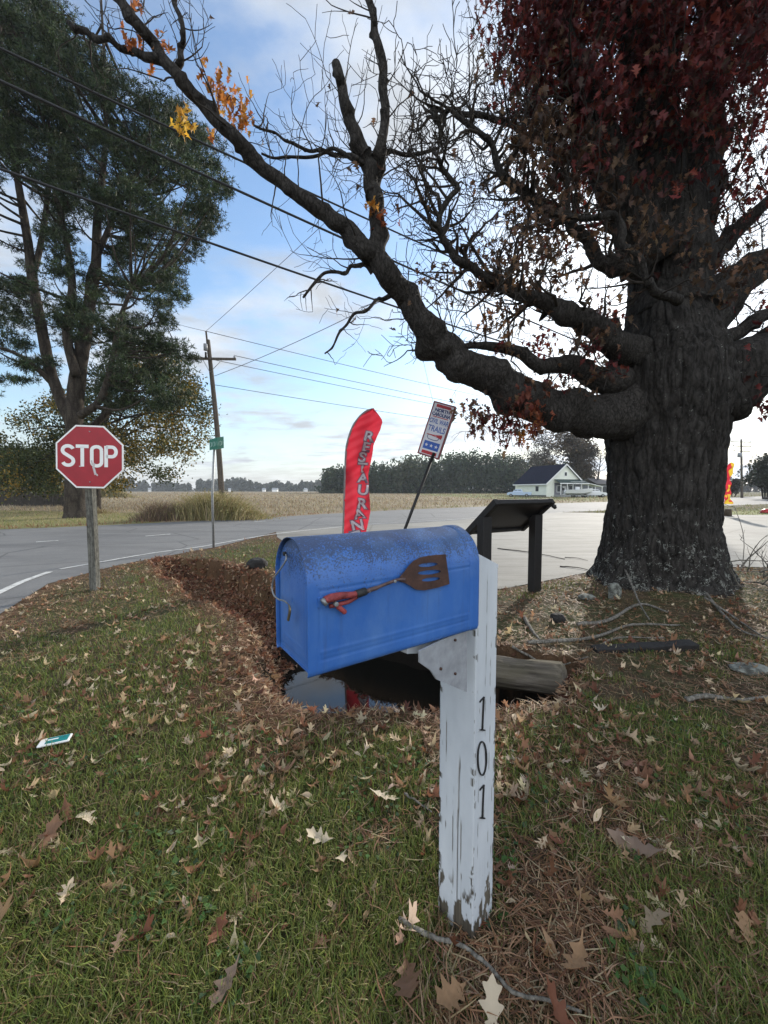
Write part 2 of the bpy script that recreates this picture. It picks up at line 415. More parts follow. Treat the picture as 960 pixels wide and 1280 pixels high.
struct(sheet('field',rf[2:9]+[(82,88),(70,130),(140,700),(-500,700),(-70,40),(-14,25)],.004,M['field']))
struct(sheet('meadow',[(-90,4.1),(-40,10.1)]+[(q[0],q[1]+.02) for q in rf[:4]]+[(-5.3,24.2),(-14.5,26),(-71,41),(-200,60)],.002,M['meadow']))
struct(sheet('grass_strip',[(17,24.5),(22,23.5),(60,23.5),(200,40),(300,236)]+rn_far[7:9][::-1]+[(28,29)],.003,M['lawn']))
struct(sheet('house_yard',[(28,55),(82,89),(140,180),(10,180),(18,70)],.008,M['lawn']))
# painted lines
def stripe(name,pts,wd,z=.014):
    p=spline(pts,6); d=np.gradient(p,axis=0); d/=np.linalg.norm(d,axis=1,keepdims=True); nn=np.stack([-d[:,1],d[:,0]],-1)
    V=np.vstack([np.c_[p+nn*wd/2,np.full(len(p),z)],np.c_[p-nn*wd/2,np.full(len(p),z)]]); k=len(p)
    return (V,[(i,i+k,i+k+1,i+1) for i in range(k-1)])
def paint():
    m=NT('worn_road_paint'); c=m.coord(); k=m.noise(7,c,6,.8)
    m.base(m.mix(m.ramp(k,[(.36,0),(.52,1)]),(.2,.195,.19),(.52,.52,.50))).rough(.7); return m.m
M['paint']=paint()
A=Acc(); 
for l,wd in (([(-6,744),(28,728),(62,715.5)],.11),([(75,712),(130,702.5),(190,692),(250,684),(300,675),(350,667),(400,661.5),(470,655),(560,650),(640,643.5)],.09)):
    V,Q=stripe('x',np.array(px2w(l)),wd); A.add(V,Q)
struct(A.build('road_edge_line',M['paint'],smooth=False))
A=Acc()
for l in ([(45,678),(73,676)],[(182,670.5),(213,668)],[(318,652.5),(332,651.5)],):
    V,Q=stripe('x',np.array(px2w(l)),.13); A.add(V,Q)
struct(A.build('road_centre_dashes',M['paint'],smooth=False))
# water in the ditch
m=NT('ditch_water'); m.base((.006,.006,.005)).rough(.03).spec(.6); m.bump(m.noise(3,None,3),.02,.01); M['water']=m.m
struct(sheet('ditch_water',[(-3.2,4.4),(-2.4,7.2),(.2,5.4),(2.9,4.3),(2.8,2.6),(.2,2.2),(-1.2,3.0)],WATER,M['water']))
# ------------------------------------------------------------------ leaves / grass as big batches
ST=[(0,.012),(.14,.02),(.22,.05),(.30,.22),(.36,.07),(.46,.11),(.56,.36),(.60,.10),(.70,.12),(.82,.28),(.84,.09),(.92,.08),(1.0,.0)]
def leaf_tpl(curl,fold,twist,full=True,seed=0):
    r=np.random.default_rng(seed); S=ST if full else [ST[0],ST[2],ST[3],ST[4],ST[6],ST[7],ST[9],ST[11],ST[12]]
    V=[]
    for i,(y,wd) in enumerate(S):
        yy=y; 
        for sgn in (-1,0,1):
            ww=wd*sgn*(1+.35*(r.random()-.5)); dy=.07*(abs(sgn)*(wd>.15))
            z=fold*abs(ww)+curl*(yy-.5)**2*1.2+twist*ww*(yy-.5)*2
            V.append((ww,yy+dy-.5,z))
    V=np.array(V); k=len(S)
    Q=[]
    for i in range(k-1):
        a=3*i; Q+= [(a,a+1,a+4,a+3),(a+1,a+2,a+5,a+4)]
    return V,np.array(Q)
def rotm(yaw,pitch,roll):
    cy,sy,cp,sp,cr,sr=np.cos(yaw),np.sin(yaw),np.cos(pitch),np.sin(pitch),np.cos(roll),np.sin(roll)
    z=np.zeros_like(cy);o=np.ones_like(cy)
    Rz=np.stack([cy,-sy,z,sy,cy,z,z,z,o],-1).reshape(-1,3,3); Rx=np.stack([o,z,z,z,cp,-sp,z,sp,cp],-1).reshape(-1,3,3)
    Ry=np.stack([cr,z,sr,z,o,z,-sr,z,cr],-1).reshape(-1,3,3)
    return Rz@Rx@Ry
def scatter(acc,tpl,pos,Rm,sc,col):
    V,Q=tpl; n=len(pos); k=len(V)
    if n==0: return
    W=np.einsum('nij,kj->nki',Rm,V)*np.asarray(sc).reshape(n,1,1)+np.asarray(pos)[:,None]
    QQ=(Q[None]+(np.arange(n)*k)[:,None,None]).reshape(-1,Q.shape[1])
    cc=np.repeat(np.asarray(col),k,axis=0)
    if Q.shape[1]==4: acc.add(W.reshape(-1,3),QQ,None,cc)
    else: acc.add(W.reshape(-1,3),None,QQ,cc)
def pick(pal,n,jit=.2,r=rng):
    pal=np.array(pal); c=pal[r.integers(0,len(pal),n)]; return c*(1+jit*(r.random((n,1))*2-1))*(1+.08*(r.random((n,3))*2-1))
def sample(n,y0=.75,y1=13,p=0.0):
    u=rng.random(n)
    y=y0*(y1/y0)**u if p==0 else (y0**p+u*(y1**p-y0**p))**(1/p)
    x=y*(rng.random(n)*2.7-1.35); return x,y
def masks(x,y):
    h,ins,de,e,far=ground(x,y)
    (dr,)=seg_dist(x,y,[(-4.2,-6),(-4.35,2.0)]+road_near)
    c3=fbm(x*7,y*7,0,2,57); a=fbm(x*.9,y*.9,0,4,41); b=fbm(x*3,y*3,0,3,51)
    green=sstep(.365,.51,a*.6+b*.4+.07*(x<-.2)-.105*sstep(.4,1.1,x)+.03*(x<-.1)+.02*(y<1.9)-.085*np.exp(-((np.hypot((x-.85)*.8,(y-1.35)*1.0))/.6)**2)+.10*(c3-.5))
    green*=1-.9*np.exp(-(dr/(.75+.8*a))**2); green*=sstep(1.0,1.5,e); green*=1-.85*sstep(2.6,1.2,np.hypot(x-TX,y-TY))
    green=np.maximum(green,.9*np.exp(-((x-2.7)**2+(y-5.9)**2)/.35))
    ok=ins&(de>.03)&(np.hypot(x-TX,y-TY)>.85)&~((h<-.10)&far&(x>-1.3))
    return h,ok,de,e,far,dr,green,a,b
def blades():
    n=330000; x,y=sample(n)
    h,ok,de,e,far,dr,green,a,b=masks(x,y)
    keep=ok&(h>WATER+.04)&(rng.random(n)<np.clip(.30+.7*green,0,1))&((e>1.05)|(rng.random(n)<.12))&(rng.random(n)<sstep(.0,.25,de)*.9+.1)
    post=(np.abs(x-.31)<.09)&(np.abs(y-1.31)<.09); keep&=~post
    x,y,h,green,b=[q[keep] for q in (x,y,h,green,b)]; n=len(x)
    hgt=(.018+.030*rng.random(n)**1.5)*(.75+.6*green)*(1+.05*y); wd=(.0017+.0013*rng.random(n))*(1+.38*y)
    yaw=rng.random(n)*6.283; lean=.3+1.05*rng.random(n)
    dx,dy=np.cos(yaw),np.sin(yaw); base=np.stack([x,y,h-.004],-1)
    d1=np.stack([dx*np.sin(lean*.5),dy*np.sin(lean*.5),np.cos(lean*.5)],-1); d2=np.stack([dx*np.sin(lean*1.15),dy*np.sin(lean*1.15),np.cos(lean*1.15)],-1)
    sd=np.stack([-dy,dx,np.zeros(n)],-1)
    mid=base+d1*(hgt*.55)[:,None]; tip=mid+d2*(hgt*.6)[:,None]
    V=np.stack([base-sd*wd[:,None]*.5,base+sd*wd[:,None]*.5,mid+sd*wd[:,None]*.4,mid-sd*wd[:,None]*.4,tip],1).reshape(-1,3)
    i=np.arange(n)*5; Q=np.stack([i,i+1,i+2,i+3],-1); T=np.stack([i+3,i+2,i+4],-1)
    gcol=pick([(.130,.165,.032),(.175,.205,.045),(.090,.125,.028),(.21,.21,.065),(.115,.16,.04)],n,.4)
    dcol=pick([(.28,.22,.12),(.19,.14,.075),(.36,.30,.18),(.14,.09,.05),(.22,.13,.07)],n,.3)
    isg=rng.random(n)<(.10+.76*green); c=np.where(isg[:,None],gcol,dcol)
    return mk('grass',V,Q,T,M['grass'],None,np.repeat(c,5,axis=0))
stuff(blades(),'short mixed green and dry grass covering the verge','grass')
def straw():
    n=84000; x,y=sample(n)
    h,ok,de,e,far,dr,green,a,b=masks(x,y)
    clump=fbm(x*2.3,y*2.3,0,3,77)
    keep=ok&(h>WATER+.03)&(rng.random(n)<np.clip((1-green)*sstep(.35,.6,clump)+.9*np.exp(-(dr/.6)**2)+1.2*sstep(1.3,1.0,e)+.9*np.exp(-np.maximum(np.hypot(x-TX,y-TY)-.9,0)/1.3)+.16*sstep(.3,1.0,x)+.05,0,1))
    x,y,h=x[keep],y[keep],h[keep]; n=len(x)
    L=(.04+.085*rng.random(n)); wd=(.0010+.0005*rng.random(n))*(1+.42*y)
    yaw=rng.random(n)*6.283+1.2*fbm(x,y,0,2,88)*6; dx,dy=np.cos(yaw),np.sin(yaw)
    tilt=(rng.random(n)-.35)*.35; bend=(rng.random(n)-.5)*.25
    sd=np.stack([-dy,dx,np.zeros(n)],-1); dr_=np.stack([dx*np.cos(tilt),dy*np.cos(tilt),np.abs(np.sin(tilt))],-1)
    base=np.stack([x,y,h+.008+.018*rng.random(n)],-1)
    P0=base; P1=base+dr_*(L*.5)[:,None]; P2=base+dr_*L[:,None]+sd*(L*bend)[:,None]-np.array((0,0,1))*(L*np.abs(np.sin(tilt))*.6)[:,None]
    up=np.stack([sd[:,0],sd[:,1],np.zeros(n)],-1)*wd[:,None]
    V=np.stack([P0-up,P0+up,P1+up,P1-up,P2],1).reshape(-1,3); i=np.arange(n)*5
    c=pick([(.24,.13,.07),(.17,.09,.05),(.33,.20,.12),(.12,.065,.04),(.36,.27,.17)],n,.3)
    return mk('pine_straw',V,np.stack([i,i+1,i+2,i+3],-1),np.stack([i+3,i+2,i+4],-1),M['leaf'],None,np.repeat(c,5,axis=0))
stuff(straw(),'rust brown fallen pine needles matted over the soil','pine straw')
LEAFPAL=[(.40,.28,.17),(.48,.37,.24),(.24,.13,.07),(.17,.075,.04),(.31,.18,.10),(.52,.42,.29),(.20,.09,.05),(.26,.15,.09)]
TP=[leaf_tpl(c,f,t_,True,k) for k,(c,f,t_) in enumerate([(.5,.2,.4),(1.3,.6,-.7),(-.8,.5,.8),(.9,-.6,.6),(1.9,1.1,.9),(-1.2,.9,-.5),(2.4,.5,-1.0),(.2,.05,.1)])]
_S=ST; ST=[(0,.01),(.12,.03),(.25,.10),(.4,.15),(.55,.165),(.7,.14),(.85,.08),(.94,.035),(1.0,.0)]
TP+=[leaf_tpl(c,f,t_,True,k+20) for k,(c,f,t_) in enumerate([(.6,.4,.5),(1.8,.9,-.8),(-.9,.7,.9),(2.4,1.2,1.2)])]; ST=_S
TPs=[leaf_tpl(c,f,t_,False,k) for k,(c,f,t_) in enumerate([(.25,.1,.2),(.8,.6,-.5),(-.6,.35,.5),(.6,-.5,.6)])]
def leaf_litter():
    A=Acc(); n=60000; x,y=sample(n,1.0,12.5,.8)
    h,ok,de,e,far,dr,green,a,b=masks(x,y)
    cl=fbm(x*1.6,y*1.6,0,3,61)
    rim=np.exp(-((e-1.5)/.85)**2)*(y<9)
    pr=.05*sstep(.42,.62,cl)+.030+.17*rim*sstep(.3,.55,cl)*(y>1.7)+.75*sstep(1.05,.8,e)+.12*(np.hypot(x-TX,y-TY)<3.2)*sstep(.35,.6,cl)+.03*sstep(.3,1.0,x)+.14*np.exp(-(dr/.35)**2)*(x<-4)
    keep=ok&(h>WATER+.02)&(rng.random(n)<pr*1.1)&(y>1.15)
    x,y,h,e=x[keep],y[keep],h[keep],e[keep]; n=len(x)
    sc=.045+.055*rng.random(n)**1.6; sc=np.where(rng.random(n)<.08,sc*1.5,sc)
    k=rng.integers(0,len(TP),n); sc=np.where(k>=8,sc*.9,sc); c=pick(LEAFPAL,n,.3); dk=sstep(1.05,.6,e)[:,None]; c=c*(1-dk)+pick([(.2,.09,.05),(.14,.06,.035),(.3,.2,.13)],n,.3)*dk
    # lie along the bank: tilt by the ground slope
    ee=.03; hx=(ground(x+ee,y)[0]-h)/ee; hy=(ground(x,y+ee)[0]-h)/ee
    hx=np.clip(hx,-1.5,1.5);hy=np.clip(hy,-1.5,1.5)
    for q in range(len(TP)):
        s=k==q; m_=s.sum(); Rm=rotm(rng.random(m_)*6.283,(rng.random(m_)-.5)*.9,(rng.random(m_)-.5)*1.1)
        nx,ny=-hx[s],-hy[s]; nz=1/np.sqrt(1+nx**2+ny**2); zx,zy=nx*nz,ny*nz
        S=np.stack([nz+zy*zy/(1+nz),-zx*zy/(1+nz),zx,-zx*zy/(1+nz),nz+zx*zx/(1+nz),zy,-zx,-zy,nz],-1).reshape(-1,3,3)
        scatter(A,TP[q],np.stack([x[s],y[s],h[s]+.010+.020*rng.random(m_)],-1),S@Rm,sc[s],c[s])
    # extra litter caught in the ditch
    n=26000; x=-5+6.5*rng.random(n); y=2.3+6.4*rng.random(n); h,ok,de,e,far,dr,green,a,b=masks(x,y)
    keep=ok&(h>WATER+.02)&(e<1.12)&(rng.random(n)<sstep(1.12,.9,e)*.85*(.35+.9*sstep(.35,.6,fbm(x*3,y*3,0,2,67)))); x,y,h,e=[q[keep] for q in (x,y,h,e)]; n=len(x)
    sc=.05+.06*rng.random(n); k=rng.integers(0,len(TP),n); c=pick([(.22,.09,.05),(.15,.06,.035),(.30,.16,.09),(.10,.045,.03),(.40,.27,.18)],n,.35)
    ee=.03; hx=np.clip((ground(x+ee,y)[0]-h)/ee,-1.2,1.2); hy=np.clip((ground(x,y+ee)[0]-h)/ee,-1.2,1.2)
    for q in range(len(TP)):
        s=k==q; m_=s.sum(); Rm=rotm(rng.random(m_)*6.283,(rng.random(m_)-.5)*1.1,(rng.random(m_)-.5)*1.3)
        nz=1/np.sqrt(1+hx[s]**2+hy[s]**2); zx,zy=-hx[s]*nz,-hy[s]*nz
        S=np.stack([nz+zy*zy/(1+nz),-zx*zy/(1+nz),zx,-zx*zy/(1+nz),nz+zx*zx/(1+nz),zy,-zx,-zy,nz],-1).reshape(-1,3,3)
        scatter(A,TP[q],np.stack([x[s],y[s],h[s]+.012+.02*rng.random(m_)],-1),S@Rm,sc[s],c[s])
    return A.build('fallen_leaves',M['leaf'])
stuff(leaf_litter(),'scattered curled tan and brown oak leaves lying on the grass','fallen leaves')
# small broad weeds / clover
def weeds():
    A=Acc(); n=9000; x,y=sample(n,1.0,4.5); h,ok,de,e,far,dr,green,a,b=masks(x,y); wcl=fbm(x*4,y*4,0,2,99)
    keep=ok&(green>.5)&(wcl>.58)&(e>1.2); x,y,h=x[keep],y[keep],h[keep]; n=len(x)
    V=np.array([(0,0,0),(.4,.35,.12),(0,1,.02),(-.4,.35,.12)],float); Q=np.array([(0,1,2,3)])
    scatter(A,(V,Q),np.stack([x,y,h+.012+.02*rng.random(n)],-1),rotm(rng.random(n)*6.3,(rng.random(n)-.2)*.8,(rng.random(n)-.5)),.014+.018*rng.random(n),pick([(.05,.11,.025),(.08,.15,.04),(.06,.10,.05)],n,.3))
    return A.build('clover',M['grass'])
stuff(weeds(),'low broad leaved weeds and clover in the grass','weeds')
#PART2
# ------------------------------------------------------------------ mailbox
AL=R(34.5); U=np.array((math.cos(AL),math.sin(AL),0)); OUT=np.array((math.sin(AL),-math.cos(AL),0)); ZB=1.08
O3=G(385,848,ZB); L_=.556; W_=.208; HB=.305; HS=HB-W_/2
def to_loc(p): d=np.array(p)-O3; return np.array((d@U,-(d@OUT),d[2]))
def side(px,py,off=0): return to_loc(hit(px,py,O3+OUT*off,OUT))*np.array((1,0,1))+np.array((0,-off,0))
def door(px,py,off=0): q=to_loc(hit(px,py,O3-U*off,U)); return np.array((-off,q[1],q[2]))
def bluepaint():
    m=NT('blue_paint'); c=m.coord()
    nb=m.noise(5,c,4); col=m.mix(m.ramp(nb,[(.3,0),(.7,1)]),(.028,.112,.38),(.048,.155,.46))
    sp=m.n('ShaderNodeTexVoronoi'); sp.inputs['Scale'].default_value=230; m.l(c,sp.inputs['Vector'])
    sn=m.noise(210,c,3,.75); den=m.noise(14,c,4,.7)
    z=m.n('ShaderNodeSeparateXYZ'); m.l(m.co.outputs['Object'],z.inputs[0])
    hi=m.n('ShaderNodeMapRange'); m.l(z.outputs[2],hi.inputs[0])
    for i,q in enumerate((.15,.29,-.16,.15)): hi.inputs[1+i].default_value=q
    k=m.math('ADD',m.math('ADD',m.math('MULTIPLY',sn,.75),m.math('MULTIPLY',den,.35)),hi.outputs[0])
    col=m.mix(m.ramp(k,[(.59,0),(.64,.85)]),col,(.035,.05,.085))
    fade=m.noise(9,m.coord(scale=(1,1,.5)),5,.7); col=m.mix(m.ramp(fade,[(.45,0),(.75,.45)]),col,(.12,.24,.48)); strk=m.noise(38,m.coord(scale=(1,1,.12)),5,.7); col=m.mix(m.ramp(strk,[(.56,0),(.72,.35)]),col,(.05,.09,.20)); chip=m.noise(75,None,3,.6); col=m.mix(m.ramp(chip,[(.735,0),(.75,.9)]),col,(.16,.08,.05))
    m.base(col).rough(m.ramp(k,[(.5,.33),(.7,.7)])).spec(.5).bump(k,.12,.003); return m.m
M['blue']=bluepaint()
mb=thing('mailbox','blue painted arched metal mailbox with dark mildew specks, on a white wooden post','mailbox',tuple(O3),AL)
def arch(s,inset=0.0):
    # s in 0..1 along near side bottom -> arch -> far side bottom ; returns (y,z),(ny,nz)
    r=W_/2; tot=2*HS+math.pi*r; d=s*tot
    if d<HS: return (0,d),(-1,0)
    if d>HS+math.pi*r: return (W_,2*HS+math.pi*r-d),(1,0)
    a=(d-HS)/r; return (r-r*math.cos(a),HS+r*math.sin(a)),(-math.cos(a),math.sin(a))
nx_,ns=190,200; xs2=np.linspace(0,L_,nx_); V=[]
tot=2*HS+math.pi*W_/2
def line(v,c,wd): return math.exp(-((v-c)/wd)**2)
for xx in xs2:
    for j in range(ns):
        s=j/(ns-1); (yy,zz),(ny,nz)=arch(s); o=0
        d=s*tot; dm=min(d,tot-d)
        inx=sstep(.026,.032,xx)*sstep(L_-.038,L_-.044,xx)
        o+= -.0016*line(dm,.034,.0022)*inx + .0013*line(dm,.052,.003)*inx
        o+= (-.0013*line(dm,HS-.006,.0022)+.0008*line(dm,HS-.001,.003))*inx
        o+= -.0016*line(xx,.030,.0018)*(dm>.034)*(dm<HS) - .0018*line(xx,L_-.040,.002)
        o+= .0025*sstep(L_-.036,L_-.030,xx)-.004*sstep(L_-.006,L_,xx)
        o+= -.004*line(dm,0,.006)
        o+= .0012*(fbm(xx*6,s*9,0,2,5)-.5)
        V.append((xx,yy+ny*o,zz+nz*o))
body=mk('body',np.array(V),grid_faces(nx_,ns),None,M['blue'],mb)
so_=body.modifiers.new('s','SOLIDIFY'); so_.thickness=.0018; so_.offset=-1
def arch_poly(inset,n=40,z0=0): 
    r=W_/2-inset; cz=HS
    return [(W_/2-r,z0)]+[(W_/2-r*math.cos(a),cz+r*math.sin(a)) for a in np.linspace(0,math.pi,n)]+[(W_/2+r,z0)]
def plate(name,poly2,x0,x1,mat,parent):
    V,Q,T=curve_mesh([poly2],abs(x1-x0)/2); W=np.c_[V[:,2]+(x0+x1)/2,V[:,0],V[:,1]]; return mk(name,W,Q or None,T or None,mat,parent,smooth=False)
plate('floor_panel',[(.002,.002),(.002,.006),(W_-.002,.006),(W_-.002,.002)],.008,L_-.004,M['blue'],mb)
plate('back_panel',arch_poly(.003,z0=.003),L_-.010,L_-.006,M['blue'],mb)
# door: dished plate with pressed border
nr,na=26,90; V=[(.0135,W_/2,.15)]; pl=arch_poly(.004,na-2,.002)
cen=np.array((W_/2,.15))
for k in range(1,nr+1):
    f=k/nr
    for (yy,zz) in pl:
        q=cen+(np.array((yy,zz))-cen)*f; de_=(1-f)*.10
        off=.011+ (-.0035*sstep(.012,.017,de_)) - .0012*line(de_,.012,.002)*1.0
        if q[1]<.055: off+=-.0015*line(q[1],.047,.003)
        V.append((off,q[0],q[1]))
m_=len(pl); Q=[];T=[(0,1+(j+1)%m_,1+j) for j in range(m_)]
for k in range(nr-1):
    for j in range(m_): a=1+k*m_+j; b=1+k*m_+(j+1)%m_; Q.append((a,b,b+m_,a+m_))
dr=mk('door',np.array(V),Q,T,M['blue'],mb)
ds=dr.modifiers.new('s','SOLIDIFY'); ds.thickness=.0015
hp=[door(357,692,-.006),door(358,697,.006),door(356,703,.010),door(350,712,.012),door(343,722,.012),door(340,733,.012),door(342,743,.012),door(348,749,.012),door(355,751,.013),door(359,754,.013)]
A=Acc().tube(spline(np.array(hp),6),.0021,10); A.build('latch_wire',M['steel'],mb)
hp=np.array([door(358,752,.014),door(361,757,.017),door(361.5,765,.018),door(359.5,776,.014)])
sp=spline(hp,5); V=np.vstack([sp+np.array((0,.0055,0)),sp-np.array((0,.0055,0))]); k=len(sp)
M['brass']=simple('dull_brass',(.22,.18,.11),.4,.3,60,metal=.7)
tb=mk('latch_tab',V,[(i,i+1,i+1+k,i+k) for i in range(k-1)],None,M['brass'],mb); tb.modifiers.new('s','SOLIDIFY').thickness=.0025
q=door(357,692,-.004); A=Acc().tube([q,q+np.array((-.006,0,0))],.0055,14); A.build('grommet',M['black'],mb)
q=side(403,752,0); Acc().box((q[0]+.004,-.003,q[2]),(.034,.005,.022)).build('flag_bracket',M['blue'],mb,False)
# ------------------------------------------------------------------ spatula
def rust():
    m=NT('rusty_blade'); n=m.noise(30,m.coord(),6,.75); n2=m.noise(160,None,3,.7)
    m.base(m.mix(m.ramp(n,[(.3,0),(.7,1)]),(.035,.018,.014),(.10,.048,.034))).rough(.7); m.bump(n2,.5,.002); m.p.inputs['Metallic'].default_value=.15; return m.m
M['rust']=rust(); M['redgrip']=simple('faded_red_grip',(.26,.045,.045),.6,.7,28,bmp=.4); M['shaft']=simple('stained_metal_shaft',(.11,.07,.065),.55,.4,40,metal=.3)
M['dark']=simple('dark_rubber',(.02,.02,.02),.6)
sq0=O3; spt=thing('spatula','rusty slotted grill spatula with red handle fixed to the blue mailbox side','spatula',tuple(O3),AL)
def sd(px,py,off): q=side(px,py,off); return q
outl=[(500,721),(506,714),(511,707),(517,701),(525,697),(534,695),(546,693.5),(557,693),(558.5,705),(560.5,718),(561.7,730),(547,734.5),(530,738),(520,737),(512,732),(506,728.5),(500,727)]
slots=[[(523+12*(1-math.cos(a)),707-1.0*(1-math.cos(a))-2.6*math.sin(a)) for a in np.linspace(0,2*math.pi,18,endpoint=False)],
       [(522+14.5*(1-math.cos(a)),716.5-1.2*(1-math.cos(a))-2.8*math.sin(a)) for a in np.linspace(0,2*math.pi,18,endpoint=False)],
       [(527+11.5*(1-math.cos(a)),725.3-1.2*(1-math.cos(a))-2.4*math.sin(a)) for a in np.linspace(0,2*math.pi,18,endpoint=False)]]
to2=lambda l:[tuple(side(x,y,.009)[[0,2]]) for x,y in l]
def smoothp(l): p=np.array(l+[l[0]]); return [tuple(q) for q in p]
V,Q,T=curve_mesh([to2(outl)]+[to2(s) for s in slots],.0009)
bl=mk('blade',np.c_[V[:,0],-.009-V[:,2],V[:,1]],Q or None,T or None,M['rust'],spt,smooth=False)
A=Acc().tube(spline(np.array([sd(506,724.5,.010),sd(498,724.5,.012),sd(485,729,.013),sd(470,735,.013),sd(452,741,.013)]),6),[.0045]*6+[.004]*12+[.0055]*7,12); o=A.build('shaft',M['shaft'],spt)
A=Acc().tube([sd(457,739,.013),sd(445,743,.013)],.0095,16); A.build('ferrule',M['dark'],spt)
pts=np.array([sd(447,742,.013),sd(440,743.5,.014),sd(428,744.5,.015),sd(416,747,.016),sd(406,750.5,.016)])
A=Acc().tube(spline(pts,5),np.interp(np.linspace(0,1,21),[0,.3,.8,1],[.007,.0075,.010,.009]),14); A.build('grip',M['redgrip'],spt)
pts=np.array([sd(446,746,.012),sd(436,752,.012),sd(424,755,.012),sd(412,758,.012)])
A=Acc().tube(spline(pts,5),.005,12); A.build('grip_tongue',M['redgrip'],spt)
pts=np.array([sd(421,757,.013),sd(427,762,.014),sd(432,766,.014)])
A=Acc().tube(spline(pts,5),[.003]+[.006]*9+[.004],12); A.build('hang_tab',M['redgrip'],spt)
A=Acc().tube([sd(407,751,.015),sd(403.5,754,.015)],.0095,14); A.build('end_cap',M['steel'],spt)
for px_,py_ in ((493,726.5),(461,738.5)):
    q=sd(px_,py_,.013); bevel(Acc().tube([q,q+np.array((0,-.005,0))],.0042,10).build('screw',M['steel'],spt),.001)
q=sd(418,754,.013); A=Acc().tube([q,q+np.array((0,-.012,0))],.0055,14); bevel(A.build('rivet',M['steel'],spt),.001)
# ------------------------------------------------------------------ post
def postpaint():
    m=NT('white_post_paint'); a=m.attr(); s=m.n('ShaderNodeSeparateColor'); m.l(a,s.inputs[0])
    g=m.noise(16,m.coord(scale=(1,1,.05)),6,.75); f=m.noise(5,m.coord(scale=(1,1,.4)),4)
    paint_=m.mix(m.ramp(f,[(.3,0),(.7,1)]),(.46,.49,.52),(.63,.655,.68))
    paint_=m.mix(m.ramp(g,[(.26,.6),(.34,0)]),paint_,(.22,.21,.19))
    paint_=m.mix(m.ramp(m.noise(60,None,4,.7),[(.68,0),(.74,.7)]),paint_,(.2,.19,.16))
    wood=m.mix(m.ramp(g,[(.4,0),(.6,1)]),(.05,.042,.033),(.14,.12,.09))
    m.base(m.mix(s.outputs[0],paint_,wood)).rough(.6).spec(.3).bump(m.math('ADD',g,m.math('MULTIPLY',m.noise(90,None,3),.2)),.5,.004); return m.m
M['post']=postpaint()
pc=G(590,1172,0); PW=.14
PA=R(46); U2=np.array((math.cos(PA),math.sin(PA),0)); OUT2=np.array((math.sin(PA),-math.cos(PA),0))
pe=thing('mailbox_post','square white painted wooden post with peeling paint and black numbers 101','post',(pc[0],pc[1],0),PA,None)
# local: x along U, y away (-OUT); near corner at origin; near-left face x=0 (toward -U) , near-right face y=0
rA_,rB_=None,None
PH=1.300; SL=.055
def post_mesh():
    A=Acc(); nh=520; nwid=44
    zs=np.linspace(-.15,PH,nh)
    for f in range(4):
        tt=np.linspace(0,1,nwid); Z,Tt=np.meshgrid(zs,tt,indexing='ij')
        s=Tt*PW
        if f==0: bx,by,nx,ny=s,0*s,0,-1       # right face seen, local y=0
        elif f==1: bx,by,nx,ny=PW+0*s,s,1,0
        elif f==2: bx,by,nx,ny=PW-s,PW+0*s,0,1
        else: bx,by,nx,ny=0*s,PW-s,-1,0       # left face seen, x=0
        dep=.0012*(fbm(s*60+f*9,Z*2.2,f,3,5+f)-.5); bare=np.zeros_like(Z)
        def crack(s0,z0,z1,wd,dp,wob,seed):
            c=s0+wob*(fbm(Z*7,0,seed,3,seed)-.5); k=np.exp(-((s-c)/(.62*wd*(.25+1.2*fbm(Z*11,3,seed,2,seed))))**2)*sstep(z0,z0+.03,Z)*sstep(z1,z1-.05,Z)
            return -dp*k,np.clip(k*1.6,0,1)
        cl={0:[(.068,.35,1.25,.0014,.004,.012,3),(.10,-.1,1.0,.0008,.002,.01,4),(.03,.25,.8,.0008,.002,.01,9),(.120,-.1,.55,.0009,.002,.006,12)],
            3:[(.080,.06,.62,.0030,.007,.012,6),(.060,.10,.50,.0016,.003,.010,7),(.030,.3,1.0,.0008,.002,.008,8),(.094,-.1,.40,.0020,.004,.01,11)]}.get(f,[(.07,.1,1.1,.0015,.004,.02,13+f)])
        for c_ in cl:
            d_,b_=crack(*c_); dep=dep+d_; bare=np.maximum(bare,b_)
        pe_=fbm(s*55+f*5,Z*16,f,4,60); peel=sstep(.52,.56,pe_+.20*sstep(.12,.0,Z)-.07)*sstep(.22,.16,Z+.06*vnoise(s*40,0,f,3))
        edge=np.minimum(s,PW-s); pk=sstep(.55,.58,fbm(Z*26,s*45,f,3,71)+.13*sstep(.012,.0,edge)*sstep(.75,.2,Z)-.10)
        pk*=sstep(.018,.004,edge)
        bare=np.maximum(np.maximum(bare,peel),pk); dep=dep-.0009*np.maximum(peel,pk)
        rc=.004*sstep(.004,0,edge); dep=dep-rc*.6
        lx_=(s if f==0 else PW+0*s if f==1 else PW-s if f==2 else 0*s); top=np.minimum(Z,PH-SL*lx_/PW)
        A.add(np.stack([bx+nx*dep,by+ny*dep,top],-1).reshape(-1,3),grid_faces(nh,nwid)[:,::-1],None,np.repeat(bare.reshape(-1,1),3,1))
    V=[(0,0,PH-.034),(.055,0,PH),(PW,0,PH-.001),(PW,PW,PH-.001),(.055,PW,PH),(0,PW,PH-.034)]
    return A
A=post_mesh(); pm=A.build('post_shaft',M['post'],pe)
# top: chamfered cap pieces
V=np.array([(0,0,PH),(PW,0,PH-SL),(PW,PW,PH-SL),(0,PW,PH)])+np.array((0,0,.001)); V=np.vstack([V,V-np.array((0,0,.012))])
mk('post_top',V,[(0,1,2,3),(0,4,5,1),(1,5,6,2),(2,6,7,3),(3,7,4,0)],None,M['post'],pe,np.zeros((8,3)),False)
